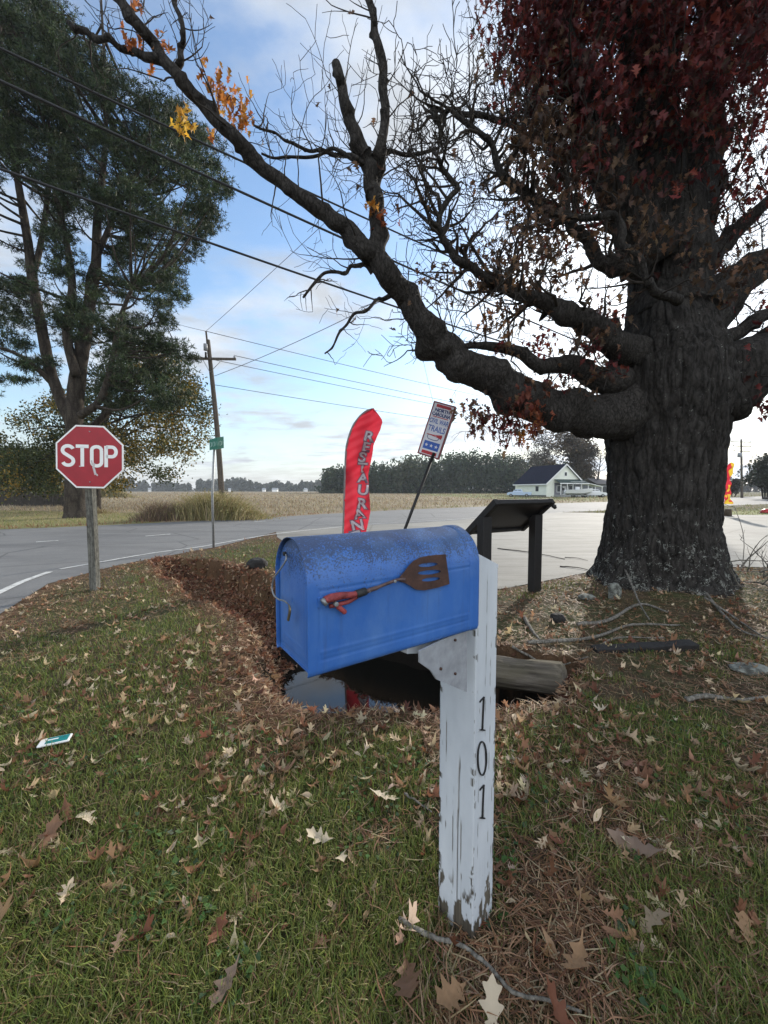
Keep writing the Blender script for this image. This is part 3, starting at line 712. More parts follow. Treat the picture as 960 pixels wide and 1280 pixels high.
# digits on the right hand face
def rface(px,py,off=.005): 
    q=hit(px,py,pc+OUT2*off,OUT2)-pc; return np.array((q@U2,-off,q[2]))
def digit(l,rad=.0024,cyc=False):
    p=np.array([rface(*q) for q in l]); p=spline(p,6) if len(p)>2 and cyc is not None else p
    return p
def ribbon(A,p,wd,dp=.004,cyc=False):
    p=np.asarray(p); n=len(p); d=np.gradient(p,axis=0) if not cyc else np.roll(p,-1,0)-np.roll(p,1,0)
    d/=np.linalg.norm(d,axis=1,keepdims=True)+1e-9; nn=np.stack([-d[:,2],0*d[:,0],d[:,0]],-1); wd=np.broadcast_to(wd,(n,))[:,None]
    f=np.array((0,-dp,0)); V=np.vstack([p+nn*wd/2+f,p-nn*wd/2+f,p+nn*wd/2,p-nn*wd/2])
    Q=[]; m=n if cyc else n-1
    for i in range(m):
        j=(i+1)%n; Q+=[(i,i+n,j+n,j),(i,j,j+2*n,i+2*n),(i+n,i+3*n,j+3*n,j+n)]
    A.add(V,Q)
for cx_,cy_,kind in ((602,892,1),(602,947.7,0),(602,1002,1)):
    A=Acc()
    if kind:
        ribbon(A,[rface(cx_+2.2,cy_-21,.001),rface(cx_+1.2,cy_,.001),rface(cx_+.4,cy_+19.5,.001)],.0062)
        ribbon(A,[rface(cx_+2.4,cy_-21,.001),rface(cx_-.4,cy_-18,.001),rface(cx_-3,cy_-14.5,.001)],.0035)
        ribbon(A,[rface(cx_-2.8,cy_+20,.001),rface(cx_+3.6,cy_+20.5,.001)],.0035)
        A.build('digit_one',M['dark'],pe,False)
    else:
        pts=[rface(cx_+5.4*math.cos(a),cy_+21*math.sin(a)+.2*math.cos(a),.001) for a in np.linspace(0,2*math.pi,36,endpoint=False)]
        wdt=[.003+.0035*abs(math.cos(a)) for a in np.linspace(0,2*math.pi,36,endpoint=False)]
        ribbon(A,pts,np.array(wdt),.004,True); A.build('digit_zero',M['dark'],pe,False)
print('posttop',rface(603,684),rface(621,700))
# arm and bracket, in post coordinates (x towards back); on the left face
zb=ZB-.002
def pfy(px,py,y0):   # hit plane local y=y0 of the post frame
    q=hit(px,py,pc-OUT2*y0,OUT2)-pc; return (q@U2,q[2])
def slab(name,poly,y0,y1,mat,bare=0):
    V,Q,T=curve_mesh([poly],abs(y1-y0)/2); W=np.c_[V[:,0],(y0+y1)/2+V[:,2],V[:,1]]
    return bevel(mk(name,W,Q or None,T or None,mat,pe,np.full((len(W),3),bare),False),.0015)
slab('arm',[(-.30,zb),(-.001,zb),(-.001,zb-.13),(-.02,zb-.13),(-.16,zb-.06),(-.30,zb-.02)],.035,.125,M['post'])
M['greyplate']=simple('grey_painted_plate',(.30,.31,.33),.5,.2,30,spec=.4)
pl_=[pfy(583,780,-.004),pfy(583,865,-.004),pfy(545,849,-.004),pfy(538,838,-.004),pfy(524,828,-.004),pfy(524,790,-.004)]
pl_=[(x,min(z,zb-.001)) for x,z in pl_]
slab('bracket_plate',pl_,-.006,-.001,M['greyplate'])
for px,py in ((569,842),(551,836),(569,800)):
    q=pfy(px,py,-.008); Acc().tube([(q[0],-.006,q[1]),(q[0],-.011,q[1])],.004,10).build('bolt',M['rust'],pe)
# ------------------------------------------------------------------ stop sign
def frame_from(nrm,roll=0):
    n=np.array(nrm,float); n/=np.linalg.norm(n); up=np.array((0,0,1.0)); r=np.cross(up,n); r/=np.linalg.norm(r); u=np.cross(n,r)
    c,s=math.cos(roll),math.sin(roll); r2=r*c+u*s; u2=-r*s+u*c
    return np.stack([r2,u2,n],1)       # columns right, up, normal (toward the viewer)
def put(V,Mx,o): return np.asarray(V)@Mx.T+np.asarray(o)
M['red']=simple('red_reflective_sheeting',(.31,.010,.020),.4,.12,7); M['scratch']=simple('scraped_metal',(.5,.47,.47),.6,.3,90)
sb=G(119,738,0); sb[2]=ground(sb[0],sb[1])[0]
ssn=thing('stop_sign','red octagonal STOP sign on a grey weathered wooden post by the road bend','sign',tuple(sb))
sc_=P(116.5,571.5,5.62)-sb; Mx=frame_from((.12,-1,.02),R(-1.2)); Rr=.43*5.62/5.62
A=Acc().box((0,0,.9),(.10,.09,2.9 if 0 else 2.0)); 
V=np.array([(x*.052,y*.045,z) for z in (-.15,1.92) for (x,y) in((-1,-1),(1,-1),(1,1),(-1,1))]); V[4:,0]+=-.005
M['gwood']=bark('green_grey_post_wood',(.05,.048,.04),(.15,.148,.13),16,.06,0,1.0,.35)
po=mk('signpost',V,[(0,1,5,4),(1,2,6,5),(2,3,7,6),(3,0,4,7),(4,5,6,7)],None,M['gwood'],ssn,smooth=False); bevel(po,.004)
octo=lambda r:[(r/math.cos(R(22.5))*math.cos(R(22.5+45*k)),r/math.cos(R(22.5))*math.sin(R(22.5+45*k))) for k in range(8)]
def panel(name,splines,z,th,mat,par,Mx,o):
    V,Q,T=curve_mesh(splines,th/2); V[:,2]+=z; return mk(name,put(V,Mx,o),Q or None,T or None,mat,par,smooth=False)
hs=.448
po_=sc_+np.array((0,-.06,0))
bd=panel('sign_face',[octo(hs)],0,.004,M['white'],ssn,Mx,po_); panel('red_field',[octo(hs-.022)],.003,.002,M['red'],ssn,Mx,po_)
# hand-built STOP letters
def arcpts(cx,cy,rx,ry,a0,a1,n=14): return [(cx+rx*math.cos(R(a)),cy+ry*math.sin(R(a))) for a in np.linspace(a0,a1,n)]
def strokes2d(lines,wd):
    A=Acc()
    for l in lines:
        p=np.array([(x,y,0) for x,y in l]); d=np.gradient(p,axis=0); d/=np.linalg.norm(d,axis=1,keepdims=True)+1e-9
        n=np.stack([-d[:,1],d[:,0],0*d[:,0]],-1); k=len(p)
        A.add(np.vstack([p+n*wd/2,p-n*wd/2]),[(i+k,i+k+1,i+1,i) for i in range(k-1)])
    return np.concatenate(A.V),np.concatenate(A.Q)
lh=.305
S_=arcpts(.5,.75,.40,.20,20,90,8)+arcpts(.5,.75,.40,.20,90,225,14)[1:]+arcpts(.5,.25,.40,.20,50,-90,16)+arcpts(.5,.25,.40,.20,-90,-160,8)[1:]
O_=arcpts(.5,.78,.36,.17,0,180,14)+arcpts(.5,.22,.36,.17,180,360,14)+[(.86,.78)]
LET={'S':[S_],'T':[[(.0,.95),(1.0,.95)],[(.5,.92),(.5,0)]],'O':[O_],'P':[[(.12,0),(.12,1.0)],[(.12,.95),(.55,.95)]+arcpts(.55,.725,.33,.225,90,-90,14)+[(.12,.5)]]}
A=Acc(); xc=-.375
for ch,wdth in zip('STOP',(.176,.171,.18,.176)):
    ls=[[(xc+x*wdth,(y-.5)*lh+.01) for x,y in l] for l in LET[ch]]
    V,Q=strokes2d(ls,.048); V[:,2]=.0055; A.add(put(V,Mx,po_),Q); xc+=wdth+.0145
A.build('lettering',M['white'],ssn,False)
A=Acc()
for l,wd in (([(.055,-.09),(.045,-.15),(.06,-.2),(.075,-.26)],.03),([(.02,-.05),(.03,-.12)],.02),([(.085,-.25),(.10,-.27)],.02),([(-.145,-.14),(-.12,-.145)],.018)):
    V,Q=strokes2d([l],wd); V[:,2]=.0062; V[:,:2]+=.005*rng.random((len(V),2)); mk('scrape_mark',put(V,Mx,po_),Q,None,M['scratch'],ssn,smooth=False)
for dy in (.36,-.36):
    q=put([(0,dy,.004),(0,dy,.010)],Mx,po_); Acc().tube(q,.009,10).build('bolt',M['steel'],ssn)
# ------------------------------------------------------------------ street name sign
gb=G(267,685,0); gb[2]=ground(gb[0],gb[1])[0]
sg=thing('street_name_sign','small green street name blades on a thin galvanised post beside the road','sign',tuple(gb))
top=P(268.5,548,gb[1])-gb
Acc().tube([(0,0,-.2),(.0,0,1.4),(top[0],0,top[2])],.030,10).build('signpost',M['steel'],sg)
M['green']=simple('green_sheeting',(.010,.13,.085),.4,.2,9)
for nm,a,b,zz in (('name_blade',(262,549.5),(272,547.2),0),('name_blade',(268,547.6),(279.3,545.6),.0)):
    p0=P(a[0],a[1],gb[1]-.1 if nm else 0)-gb; p1=P(b[0],b[1],gb[1]-.1+(.25 if a[0]>265 else -.12))-gb
    h_=.27 if a[0]<265 else .30
    p0=np.array(p0);p1=np.array(p1); n_=np.cross(p1-p0,(0,0,1)); n_/=np.linalg.norm(n_); th=n_*.008
    V=[p0,p1,p1-(0,0,h_),p0-(0,0,h_)]; V=V+[v+th for v in V]
    o=mk(nm,np.array(V),[(0,1,2,3),(7,6,5,4),(0,4,5,1),(1,5,6,2),(2,6,7,3),(3,7,4,0)],None,M['green'],sg,smooth=False)
    A=Acc()
    for k in range(4):
        f=.14+.2*k; c=p0+(p1-p0)*(f+.06)-np.array((0,0,h_*.52)); Vv,Qq=strokes2d([[(-.02,-.05),(-.02,.05),(.02,-.05),(.02,.05)] if k%2 else [(-.02,.05),(.02,.05),(.02,-.05),(-.02,-.05)]],.014)
        ex=(p1-p0)/np.linalg.norm(p1-p0); Wv=c+Vv[:,:1]*ex+Vv[:,1:2]*np.array((0,0,1))-n_*-.004+th*1.4*(1 if n_[1]<0 else 0)-(n_*.006 if n_[1]>0 else 0)
        A.add(Wv,Qq)
    A.build('lettering',simple('faded_lettering',(.30,.45,.40),.5) if 'fl' not in M else M['fl'],o,False)
# ------------------------------------------------------------------ feather flag
def feather():
    Yf=8.0; base=P(430,703,Yf); base[2]=0
    root=thing('feather_flag','tall red feather flag reading RESTAURANT in white letters behind the mailbox','flag',tuple(base))
    Lf=[(510.5,466.5),(513,459),(518,452),(525,446),(533,441),(545,436.5),(560,433),(585,431.5),(620,430.5),(668,429),(715,427.5)]
    Rt=[(510.5,467.5),(514,470),(519,473.5),(525,477.5),(529,478),(538,475.5),(548,470.5),(556,467),(568,465.5),(580,463),(592,460),(605,460.5),(620,462),(640,463),(655,460),(668,457),(690,452),(715,449)]
    ys=np.linspace(510.6,712,110); lx=np.interp(ys,*zip(*Lf)); rx=np.interp(ys,*zip(*Rt)); nu=26; V=[]
    def surf(yy,u):
        a=np.interp(yy,*zip(*Lf)); b=np.interp(yy,*zip(*Rt)); 
        q=P(a+(b-a)*u,yy,Yf)-base
        q[1]+=.07*u*math.sin(6*u-yy*.05)+.035*math.sin(yy*.16+u*7)*u+.16*math.exp(-((yy-594)/14)**2)*math.sin(u*3.14)+.015*math.sin(9*u+yy*.5)
        return q
    for yy in ys:
        for j in range(nu): V.append(surf(yy,j/(nu-1)))
    m=NT('red_flag_cloth'); m.base(m.mix(m.ramp(m.noise(4,None,3),[(.3,0),(.7,1)]),(.50,.020,.035),(.62,.03,.05))).rough(.6)
    tr=m.n('ShaderNodeBsdfTranslucent'); tr.inputs[0].default_value=(.60,.03,.055,1); x=m.n('ShaderNodeMixShader'); x.inputs[0].default_value=.33
    m.l(m.p.outputs[0],x.inputs[1]); m.l(tr.outputs[0],x.inputs[2]); m.l(x.outputs[0],m.out.inputs['Surface'])
    M['flagred']=m.m
    b=mk('banner',np.array(V),grid_faces(110,nu)[:,::-1],None,m.m,root)
    pole=[P(x-.6,y,Yf)-base+np.array((0,.01,0)) for y,x in Lf]; pole=[np.array((pole[-1][0]-.01,0,-.1))]+pole[::-1]
    Acc().tube(spline(np.array(pole),4),.013,8).build('pole',simple('grey_flag_pole',(.22,.2,.2),.5),root)
    hem=Acc().tube(spline(np.array([surf(y,0.0)+np.array((.008,-.006,0)) for y in np.linspace(511,712,30)]),2),.010,6); hem.build('hem',simple('grey_hem',(.28,.22,.22),.7),b)
    
    def cloth(nm,c):
        q=NT(nm); q.base(c).rough(.6); tq=q.n('ShaderNodeBsdfTranslucent'); tq.inputs[0].default_value=(*c,1); xq=q.n('ShaderNodeMixShader'); xq.inputs[0].default_value=.5
        q.l(q.p.outputs[0],xq.inputs[1]); q.l(tq.outputs[0],xq.inputs[2]); q.l(xq.outputs[0],q.out.inputs['Surface']); return q.m
    M['lwhite']=cloth('white_print',(.85,.84,.88)); M['lgrey']=cloth('grey_print_outline',(.20,.17,.24))
    for ch,cy,cx,sz in (('R',546,461,13),('E',559,457.5,12),('S',572,452.8,13),('T',585,453,12.5),('A',598,453.5,12),('U',613,454,13),('R',630,452.5,13.5),('A',643,449,13),('N',657,447,14),('T',671,445,14)):
        for part,offs,dz,mat in (('letter_outline',.075,-.010,M['lgrey']),('letter',.022,-.020,M['lwhite'])):
            Vt,Q,T=text_mesh(ch,1.0,0.0,offs)
            a=R(-12 if cy<580 else (-4 if cy<640 else 12)); ca,sa=math.cos(a),math.sin(a)
            sz=sz*1.0; W=[]
            for vx,vy,_ in Vt:
                xx=vx*ca-vy*sa; y2=vx*sa+vy*ca
                px=cx+xx*sz*1.55; py=cy-y2*sz*1.32
                A_=np.interp(py,*zip(*Lf)); B_=np.interp(py,*zip(*Rt)); u=(px-A_)/(B_-A_)
                q=surf(py,min(max(u,0),1)); q[1]+=dz; W.append(q)
            mk(part,np.array(W),Q or None,T or None,mat,b,smooth=False)
feather()
# ------------------------------------------------------------------ trails sign
def trails():
    Yt=6.0; c=P(545.5,538,Yt); base=np.array(P(505,660,Yt)); tp=np.array(P(539,575,Yt))
    d=(tp-base)/np.linalg.norm(tp-base); gb_=base-d*(base[2]+.05)/d[2]
    root=thing('trail_sign','leaning rectangular Civil War Trails sign on a thin black pole','sign',tuple(gb_))
    Mx=frame_from((-.30,-1,-.02),R(-18.5)); c=c-gb_
    Acc().tube([(0,0,-.1),tp+d*.12-gb_],.024,10).build('pole',M['black'],root)
    w_,h_=.355,.835
    def rect(x0,y0,x1,y1): return [(x0,y0),(x1,y0),(x1,y1),(x0,y1)]
    maroon=simple('maroon_border',(.18,.02,.03),.4,.1); wh=simple('sign_white',(.62,.62,.66),.4,.04); navy=simple('navy_print',(.015,.03,.14),.4,.1); blu=simple('blue_print',(.02,.09,.38),.4,.1); rd=simple('red_print',(.42,.02,.03),.4,.1)
    for k,zz in enumerate((0,-.075)):
        pf=panel('sign_panel',[rect(-w_/2,-h_/2,w_/2,h_/2)],zz,.02,maroon if k==0 else M['black'],root,Mx,c)
    Acc().box((0,0,0),(.05,.6,.06),Mx,None).build('spacer',M['black'],root,False).location=tuple(c+Mx@np.array((0,0,-.0375)))
    f=panel('face_print',[rect(-w_/2+.022,-h_/2+.022,w_/2-.022,h_/2-.022)],.0115,.002,wh,root,Mx,c)
    panel('header_bar',[rect(-.115,.34,.115,.385)],.0135,.002,rd,root,Mx,c); panel('footer_bar',[rect(-.12,-.385,.12,-.335)],.0135,.002,rd,root,Mx,c)
    panel('rule',[rect(-.125,.188,.125,.2)],.0135,.002,rd,root,Mx,c); panel('star_field',[rect(-.125,-.31,.125,-.185)],.0135,.002,blu,root,Mx,c)
    for tx,yy,sz,wx,mt in (('NORTH',.295,.068,1.0,navy),('CAROLINA',.232,.068,.85,navy),('CIVIL WAR',.125,.10,.62,blu),('TRAILS',.01,.125,.72,blu)):
        V,Q,T=text_mesh(tx,sz,.0,.0035 if sz<.1 else .002); V[:,0]*=wx; V[:,1]+=yy; V[:,2]=.0145
        mk('lettering',put(V,Mx,c),Q or None,T or None,mt,root,smooth=False)
    for k in (-1,0,1):
        s=[((.030 if i%2==0 else .012)*math.sin(i*math.pi/5)+k*.078,(.030 if i%2==0 else .012)*math.cos(i*math.pi/5)-.247) for i in range(10)]
        panel('star',[s],.0155,.002,wh,root,Mx,c)
    V1,Q1=strokes2d([[(-.125,-.085),(-.04,-.083),(.06,-.07),(.115,-.055)],[(-.125,-.085),(-.04,-.088),(.06,-.10),(.115,-.115)]],.012); V1[:,2]=.0145
    mk('bugle_horn',put(V1,Mx,c),Q1,None,rd,root,smooth=False)
    panel('bugle_bell',[[(.03,-.078),(.115,-.05),(.122,-.085),(.115,-.12),(.03,-.094)]],.0135,.002,rd,root,Mx,c)
    V1,Q1=strokes2d([[(-.10,-.09),(-.105,-.125),(-.08,-.152),(0,-.157),(.06,-.15),(.08,-.12),(.075,-.1)]],.010); V1[:,2]=.0145
    mk('bugle_tube',put(V1,Mx,c),Q1,None,navy,root,smooth=False)
trails()
# ------------------------------------------------------------------ interpretive panel stand
def kiosk():
    b2=G(672,740,0); b1=b2-np.array((.88,.47,0))*1.0
    b2=b2+np.array((-.05,0,0)); b1=np.array((P(605,700,5.13)[0],5.13,0.0)); root=thing('information_stand','black stained wooden information panel stand seen from behind, beside the big tree','information stand',tuple(b2))
    ax=b2-b1; ax[2]=0; sp_=np.linalg.norm(ax); ax/=sp_; up_=np.array((ax[1],-ax[0],0))   # upslope direction towards the camera
    f=lambda p:np.array(p)-b2
    Mr=np.stack([ax,up_,(0,0,1)],1)
    zc_=1.14
    for b in (b1,b2):
        o=Acc().box(f((b[0],b[1],.5)),(.155,.12,1.30),Mr).build('leg',M['black'],root,False); bevel(o,.006)
    A_=P(586,664,5.50);
    sl=R(40); s_ax=up_*math.cos(sl)+np.array((0,0,1))*math.sin(sl); n_ax=np.cross(ax,s_ax)
    cen=(b1+b2)/2+np.array((0,0,1.135))-up_*.02; Mp=np.stack([ax,s_ax,n_ax],1)
    Ln=sp_+.10; Ws=.70
    o=Acc().box(f(cen+n_ax*.0),(Ln-.10,Ws-.10,.02),Mp).build('panel_board',simple('dark_panel_back',(.010,.010,.011),.35,.2,12),root,False)
    for s in (-1,1):
        bevel(Acc().box(f(cen+ax*s*(Ln/2-.02)),(.075,Ws,.085),Mp).build('side_rail',M['black'],root,False),.005)
        bevel(Acc().box(f(cen+s_ax*s*(Ws/2-.03)),(Ln-.12,.06,.07),Mp).build('cross_rail',M['black'],root,False),.005)
    q=f(cen+ax*(Ln/2-.02)+s_ax*(Ws/2-.03)+n_ax*.06); Acc().tube([q,q+n_ax*.02,q+n_ax*.06],[.03,.035,.02],8).build('rail_knob',M['black'],root)
kiosk()
# ------------------------------------------------------------------ second flag by the far lot edge
def flag2():
    Yf=22.5; b=P(908,645,Yf); b[2]=0
    root=thing('feather_flag','red and yellow feather flag standing on the grass right of the tree trunk','flag',tuple(b))
    Lf=[(578,913),(582,909),(590,906.5),(605,905.5),(640,904.5)]; Rt=[(578,914),(580,917),(585,918),(592,915),(600,913),(612,914),(620,912.5),(628,916),(634,914)]
    ys=np.linspace(578,630,50); V=[];c=[]
    for y in ys:
        a=np.interp(y,*zip(*Lf));d=np.interp(y,*zip(*Rt))
        for j in range(12):
            u=j/11; q=P(a+(d-a)*u,y,Yf)-b; q[1]+=.06*math.sin(y*.5+u*4); V.append(q)
            yel=(u>.55 and y<596) or (y>616 and vnoise(u*4,y*.35,0,3)>.5) or (u>.5 and vnoise(u*3,y*.25,1,3)>.6)
            c.append((.75,.50,.04) if yel else (.60,.03,.05))
    mk('banner',np.array(V),grid_faces(50,12)[:,::-1],None,M['leaf'],root,np.array(c))
    pl=[P(x-.4,y,Yf)-b for y,x in Lf][::-1]; pl=[np.array((pl[0][0],0,-.1))]+pl
    Acc().tube(spline(np.array(pl),3),.03,6).build('pole',M['white'],root)
    Acc().tube([(.08,0,-.05),(.08,0,.2),(.08,0,.42)],[.2,.18,.16],9).build('base_block',simple('brown_base',(.05,.035,.02),.8),root)
flag2()
# ------------------------------------------------------------------ ditch log, plank, stones, packet
def blob(name,c,size,rz,mat,label,cat,seed,rough=.25,group=None,seg=20):
    V=[];
    for i in range(seg+1):
        th=math.pi*i/seg
        for j in range(seg*2):
            ph=math.pi*j/seg; d=np.array((math.sin(th)*math.cos(ph),math.sin(th)*math.sin(ph),math.cos(th)))
            k=1+rough*(float(fbm(d[0]*1.7+seed,d[1]*1.7,d[2]*1.7,3,seed))-.5)*2; d=np.sign(d)*np.abs(d)**.8
            V.append(d*k*np.array(size)/2)
    n=seg*2; Q=[(i*n+j,(i+1)*n+j,(i+1)*n+(j+1)%n,i*n+(j+1)%n) for i in range(seg) for j in range(n)]
    o=mk(name,np.array(V),Q,None,mat); o.location=c; o.rotation_euler=(0,0,rz); return tag(o,label,cat,group)
def stone():
    m=NT('lichen_stone'); n=m.noise(14,None,6,.7); m.base(m.mix(m.ramp(n,[(.4,0),(.6,1)]),(.05,.05,.042),(.22,.23,.20))).rough(.95).bump(m.noise(50,None,5),.8,.01); return m.m
M['stone']=stone()
def gz(p): return float(ground(p[0],p[1])[0])
def logthing():
    a=G(608,838,-.10); b=G(706,850,-.0); a=a-(b-a)*.45; d=b-a; Ln=np.linalg.norm(d); n=70
    xs_=np.linspace(0,Ln,n); r=.138*(1+.10*(fbm(xs_*3,0,0,3,4)-.5)); r[-3:]*=[.99,.95,.86]
    V,Q,T=tube(np.c_[xs_,0*xs_,0*xs_],r,40); k=1-.10*sstep(.55,.75,1-np.abs(vnoise(V[:,0]*2.5,V[:,1]*38,V[:,2]*38,8)*2-1))-.04*fbm(V[:,0]*12,V[:,1]*40,V[:,2]*40,2,3)
    V[:,1:]*=k[:,None]
    m=NT('old_log_wood'); g=m.noise(22,m.coord(scale=(.06,1,1)),7,.75); f=m.noise(5,m.coord(scale=(.5,1,1)),5,.7)
    c=m.mix(m.ramp(g,[(.35,0),(.62,1)]),(.04,.034,.028),(.15,.13,.105)); c=m.mix(m.ramp(f,[(.45,0),(.7,.6)]),c,(.10,.09,.055)); m.base(c).rough(.9).spec(.15).bump(g,.8,.012)
    o=mk('log',V,Q,T,m.m); o.location=tuple(a); o.rotation_euler=(0,-math.asin(d[2]/Ln),math.atan2(d[1],d[0])); tag(o,'thick grey weathered log lying across the ditch edge right of the post','log')
logthing()
c=G(805,808,.09); pk=Acc()
b0=G(742,813,.02); b1=G(868,806,.065); d=b1-b0; Lp=np.linalg.norm(d); V=[]
for i in range(25):
    u=i/24; 
    for (yy,zz) in ((-.055,-.05),(.06,-.05),(.055,.03),(-.06,.026)):
        V.append((u*Lp,yy+.012*(vnoise(u*9,yy*30,zz*30,3)-.5),zz+.014*(vnoise(u*12,yy*20,zz*20,5)-.5)))
V=np.array(V); Q=[(i*4+j,i*4+(j+1)%4,i*4+4+(j+1)%4,i*4+4+j) for i in range(24) for j in range(4)]+[(3,2,1,0),(96,97,98,99)]
M['char']=simple('charred_timber',(.018,.016,.015),.85,.5,25,bmp=.8)
o=mk('timber',V,Q,None,M['char'],smooth=False); o.location=tuple(b0-(0,0,.0)); o.rotation_euler=(0,-math.asin(d[2]/Lp),math.atan2(d[1],d[0])); tag(o,'short black charred timber lying in the leaves before the trunk','timber'); bevel(o,.006)
for k,(px,py,sx,sy,sz_,rz,lab) in enumerate(((768,750,.15,.13,.26,.3,'tall lichen covered stone leaning on the foot of the trunk'),(733,748,.22,.16,.07,.1,'low grey mossy stone beside the foot of the trunk'),(697,772,.16,.13,.13,0,'small dark round stone left of the trunk foot'),(938,832,.30,.20,.06,.2,'flat pale grey stone half buried at the right edge'))):
    q=G(px,py,.06); q[2]=gz(q)+sz_*.22; blob('stone',tuple(q),(sx,sy,sz_),rz,M['stone'] if k!=2 else M['char'],lab,'stone',k+3)
q=G(322,716,-.1); blob('stone',(q[0],q[1],gz(q)+.04),(.4,.36,.26),.4,M['char'],'dark rounded stone at the ditch rim left of the mailbox','stone',11)
pq=G(69,929,.03); pk_=thing('packet','small flat teal and white packet lying on the grass at the left','packet',(pq[0],pq[1],gz(pq)+.030),R(24))
M['teal']=simple('teal_print',(.01,.20,.20),.35,.08); 
bevel(Acc().box((0,0,0),(.150,.075,.012)).build('case',M['white'],pk_,False),.006,3); bevel(Acc().box((.012,0,.0065),(.105,.058,.003)).build('teal_cover',M['teal'],pk_,False),.002)
Acc().box((-.01,.004,.0085),(.05,.010,.0015)).build('white_mark',M['white'],pk_,False)
# prominent leaves lying near the camera
LF=[(615,1258,.115,'pale','large pale tan oak leaf below the foot of the white post'),(722,1205,.125,'tan','broad orange tan oak leaf right of the post foot'),(815,1158,.12,'tanp','upright tan oak leaf with sharp lobes on the right lawn'),
 (797,1065,.17,'brownp','big curled brown oak leaf on the right lawn'),(512,1228,.15,'brown','large brown oak leaf left below the white post'),(932,1172,.10,'tan','orange brown oak leaf at the right edge of the grass'),
 (346,1012,.11,'pale','pale cream oak leaf in the middle of the left grass'),(105,1022,.11,'pale','pale leaf lying over a brown one at the left'),(60,1050,.12,'brown','brown oak leaf under the pale one at the left'),
 (285,1235,.10,'brownp','greyish oak leaf at the lower left of the grass'),(140,940,.11,'tanp','tan oak leaf right of the teal packet'),(400,1052,.10,'pale','pale curled leaf standing on edge left of the post'),(425,1075,.09,'pale','small cream leaf with pointed lobes left of the post'),
 (270,1170,.08,'red','small reddish brown leaf in the lower left grass'),(562,1245,.13,'tan','tan oak leaf touching the stick near the post foot'),(480,1000,.12,'pale','pale leaf cluster piece by the upper left of the post'),(700,1270,.12,'red','reddish brown leaf at the bottom edge right of the stick')]
PALM={'pale':(.58,.49,.36),'tan':(.36,.22,.12),'tanp':(.38,.29,.20),'brown':(.23,.13,.08),'brownp':(.27,.19,.14),'red':(.20,.08,.045)}
for i,(px,py,s,cn,lab) in enumerate(LF):
    q=G(px,py,.03); tpl=leaf_tpl([.3,.9,-.4,.7,.5][i%5],[.15,.5,.3,-.3,.6][i%5],[.2,-.5,.6,.3,-.2][i%5],True,i+40)
    V=tpl[0]*s*1.25; st_=Acc(); 
    c=np.array(PALM[cn])*np.ones((len(V),3))*(1-.35*np.abs(V[:,:1])/s)
    o=mk('oak_leaf',V,tpl[1],None,M['leaf'],None,c); o.location=(q[0],q[1],gz(q)+.032); o.rotation_euler=((.35 if i%3 else .9)*(-1)**i*.5+.25,.25*(-1)**(i//2),i*2.4)
    so=o.modifiers.new('sub','SUBSURF'); so.levels=1; so.render_levels=1
    tag(o,lab,'leaf','large oak leaves on the near grass')
# sticks
def stick(pts,r,label,mat='wood',px=True,sides=8,name='fallen_branch',group='fallen branches on the ground'):
    W=[]
    for q in pts:
        g_=G(q[0],q[1],.05); g_[2]=gz(g_)+(q[2] if len(q)>2 else .03); W.append(g_)
    W=spline(np.array(W),5); W=W+.006*(rng.random(W.shape)-.5); o0=W[0].copy(); rr=np.linspace(r,r*.45,len(W))*(1+.2*rng.random(len(W)))
    V,Q,T=tube(W-o0,rr,sides); o=mk(name,V,Q,T,M[mat]); o.location=tuple(o0); return tag(o,label,'branch',group)
M['stickm']=bark('grey_stick_bark',(.06,.055,.045),(.20,.185,.16),30,.3,0,1,.3)
for pts,r,lab in (([(498,1138),(540,1158),(575,1165),(610,1190),(640,1225),(690,1240),(728,1255)],.0075,'long thin curved grey stick on the grass around the post foot'),
  ([(722,780),(760,775),(800,760),(835,768)],.022,'pale thick branch lying before the trunk, nearest the tree'),([(660,802),(700,800),(745,795),(790,780),(850,782)],.02,'long grey branch left of the charred timber'),
  ([(655,770),(664,785),(676,800)],.02,'short stout stick behind the log'),([(858,872),(885,868),(925,872),(960,869)],.018,'grey stick in the grass at the right edge'),
  ([(700,820),(760,800),(830,798)],.012,'thin grey branch just above the charred timber'),([(870,745,.1),(900,770),(930,790),(975,800)],.016,'long dark branch at the right foot of the trunk'),
  ([(880,765,.12),(915,775),(960,800)],.012,'thin forked branch at the right foot of the trunk'),([(505,990),(520,998),(540,1012)],.006,'short pale twig left of the white post'),
  ([(780,742,.25),(800,765,.1),(812,775)],.012,'short twig leaning on the foot of the trunk'),([(640,805),(690,815),(735,820)],.012,'brown stick between the log and charred timber')):
    stick(pts,r,lab,'stickm')
def brush():
    A=Acc(); r=random.Random(5); b=G(955,748,0)
    for k in range(46):
        q=b+np.array((r.uniform(-.75,1.2),r.uniform(-.4,.5),0)); q[2]=gz(q)+r.uniform(.02,.3); d=np.array((r.uniform(-1,1),r.uniform(-.5,.5),r.uniform(-.1,.7))); d/=np.linalg.norm(d); L=r.uniform(.4,1.1); pts=[q]
        for i in range(8):
            d=d+np.array([r.uniform(-.25,.25) for _ in range(3)]); d/=np.linalg.norm(d); n=pts[-1]+d*L/8; n[2]=max(n[2],gz(n)+.02); pts.append(n)
            if r.random()<.3:
                e=d+np.array([r.uniform(-.9,.9) for _ in range(3)]); A.tube([n,n+e*.08,n+e*.15+np.array((0,0,.03))],[.004,.003,.002],4)
        A.tube(pts,np.linspace(r.uniform(.005,.016),.003,9),6)
    return A.build('brush_heap',M['stickm'])
stuff(brush(),'tangled heap of bare dead twigs at the right of the trunk','brush')
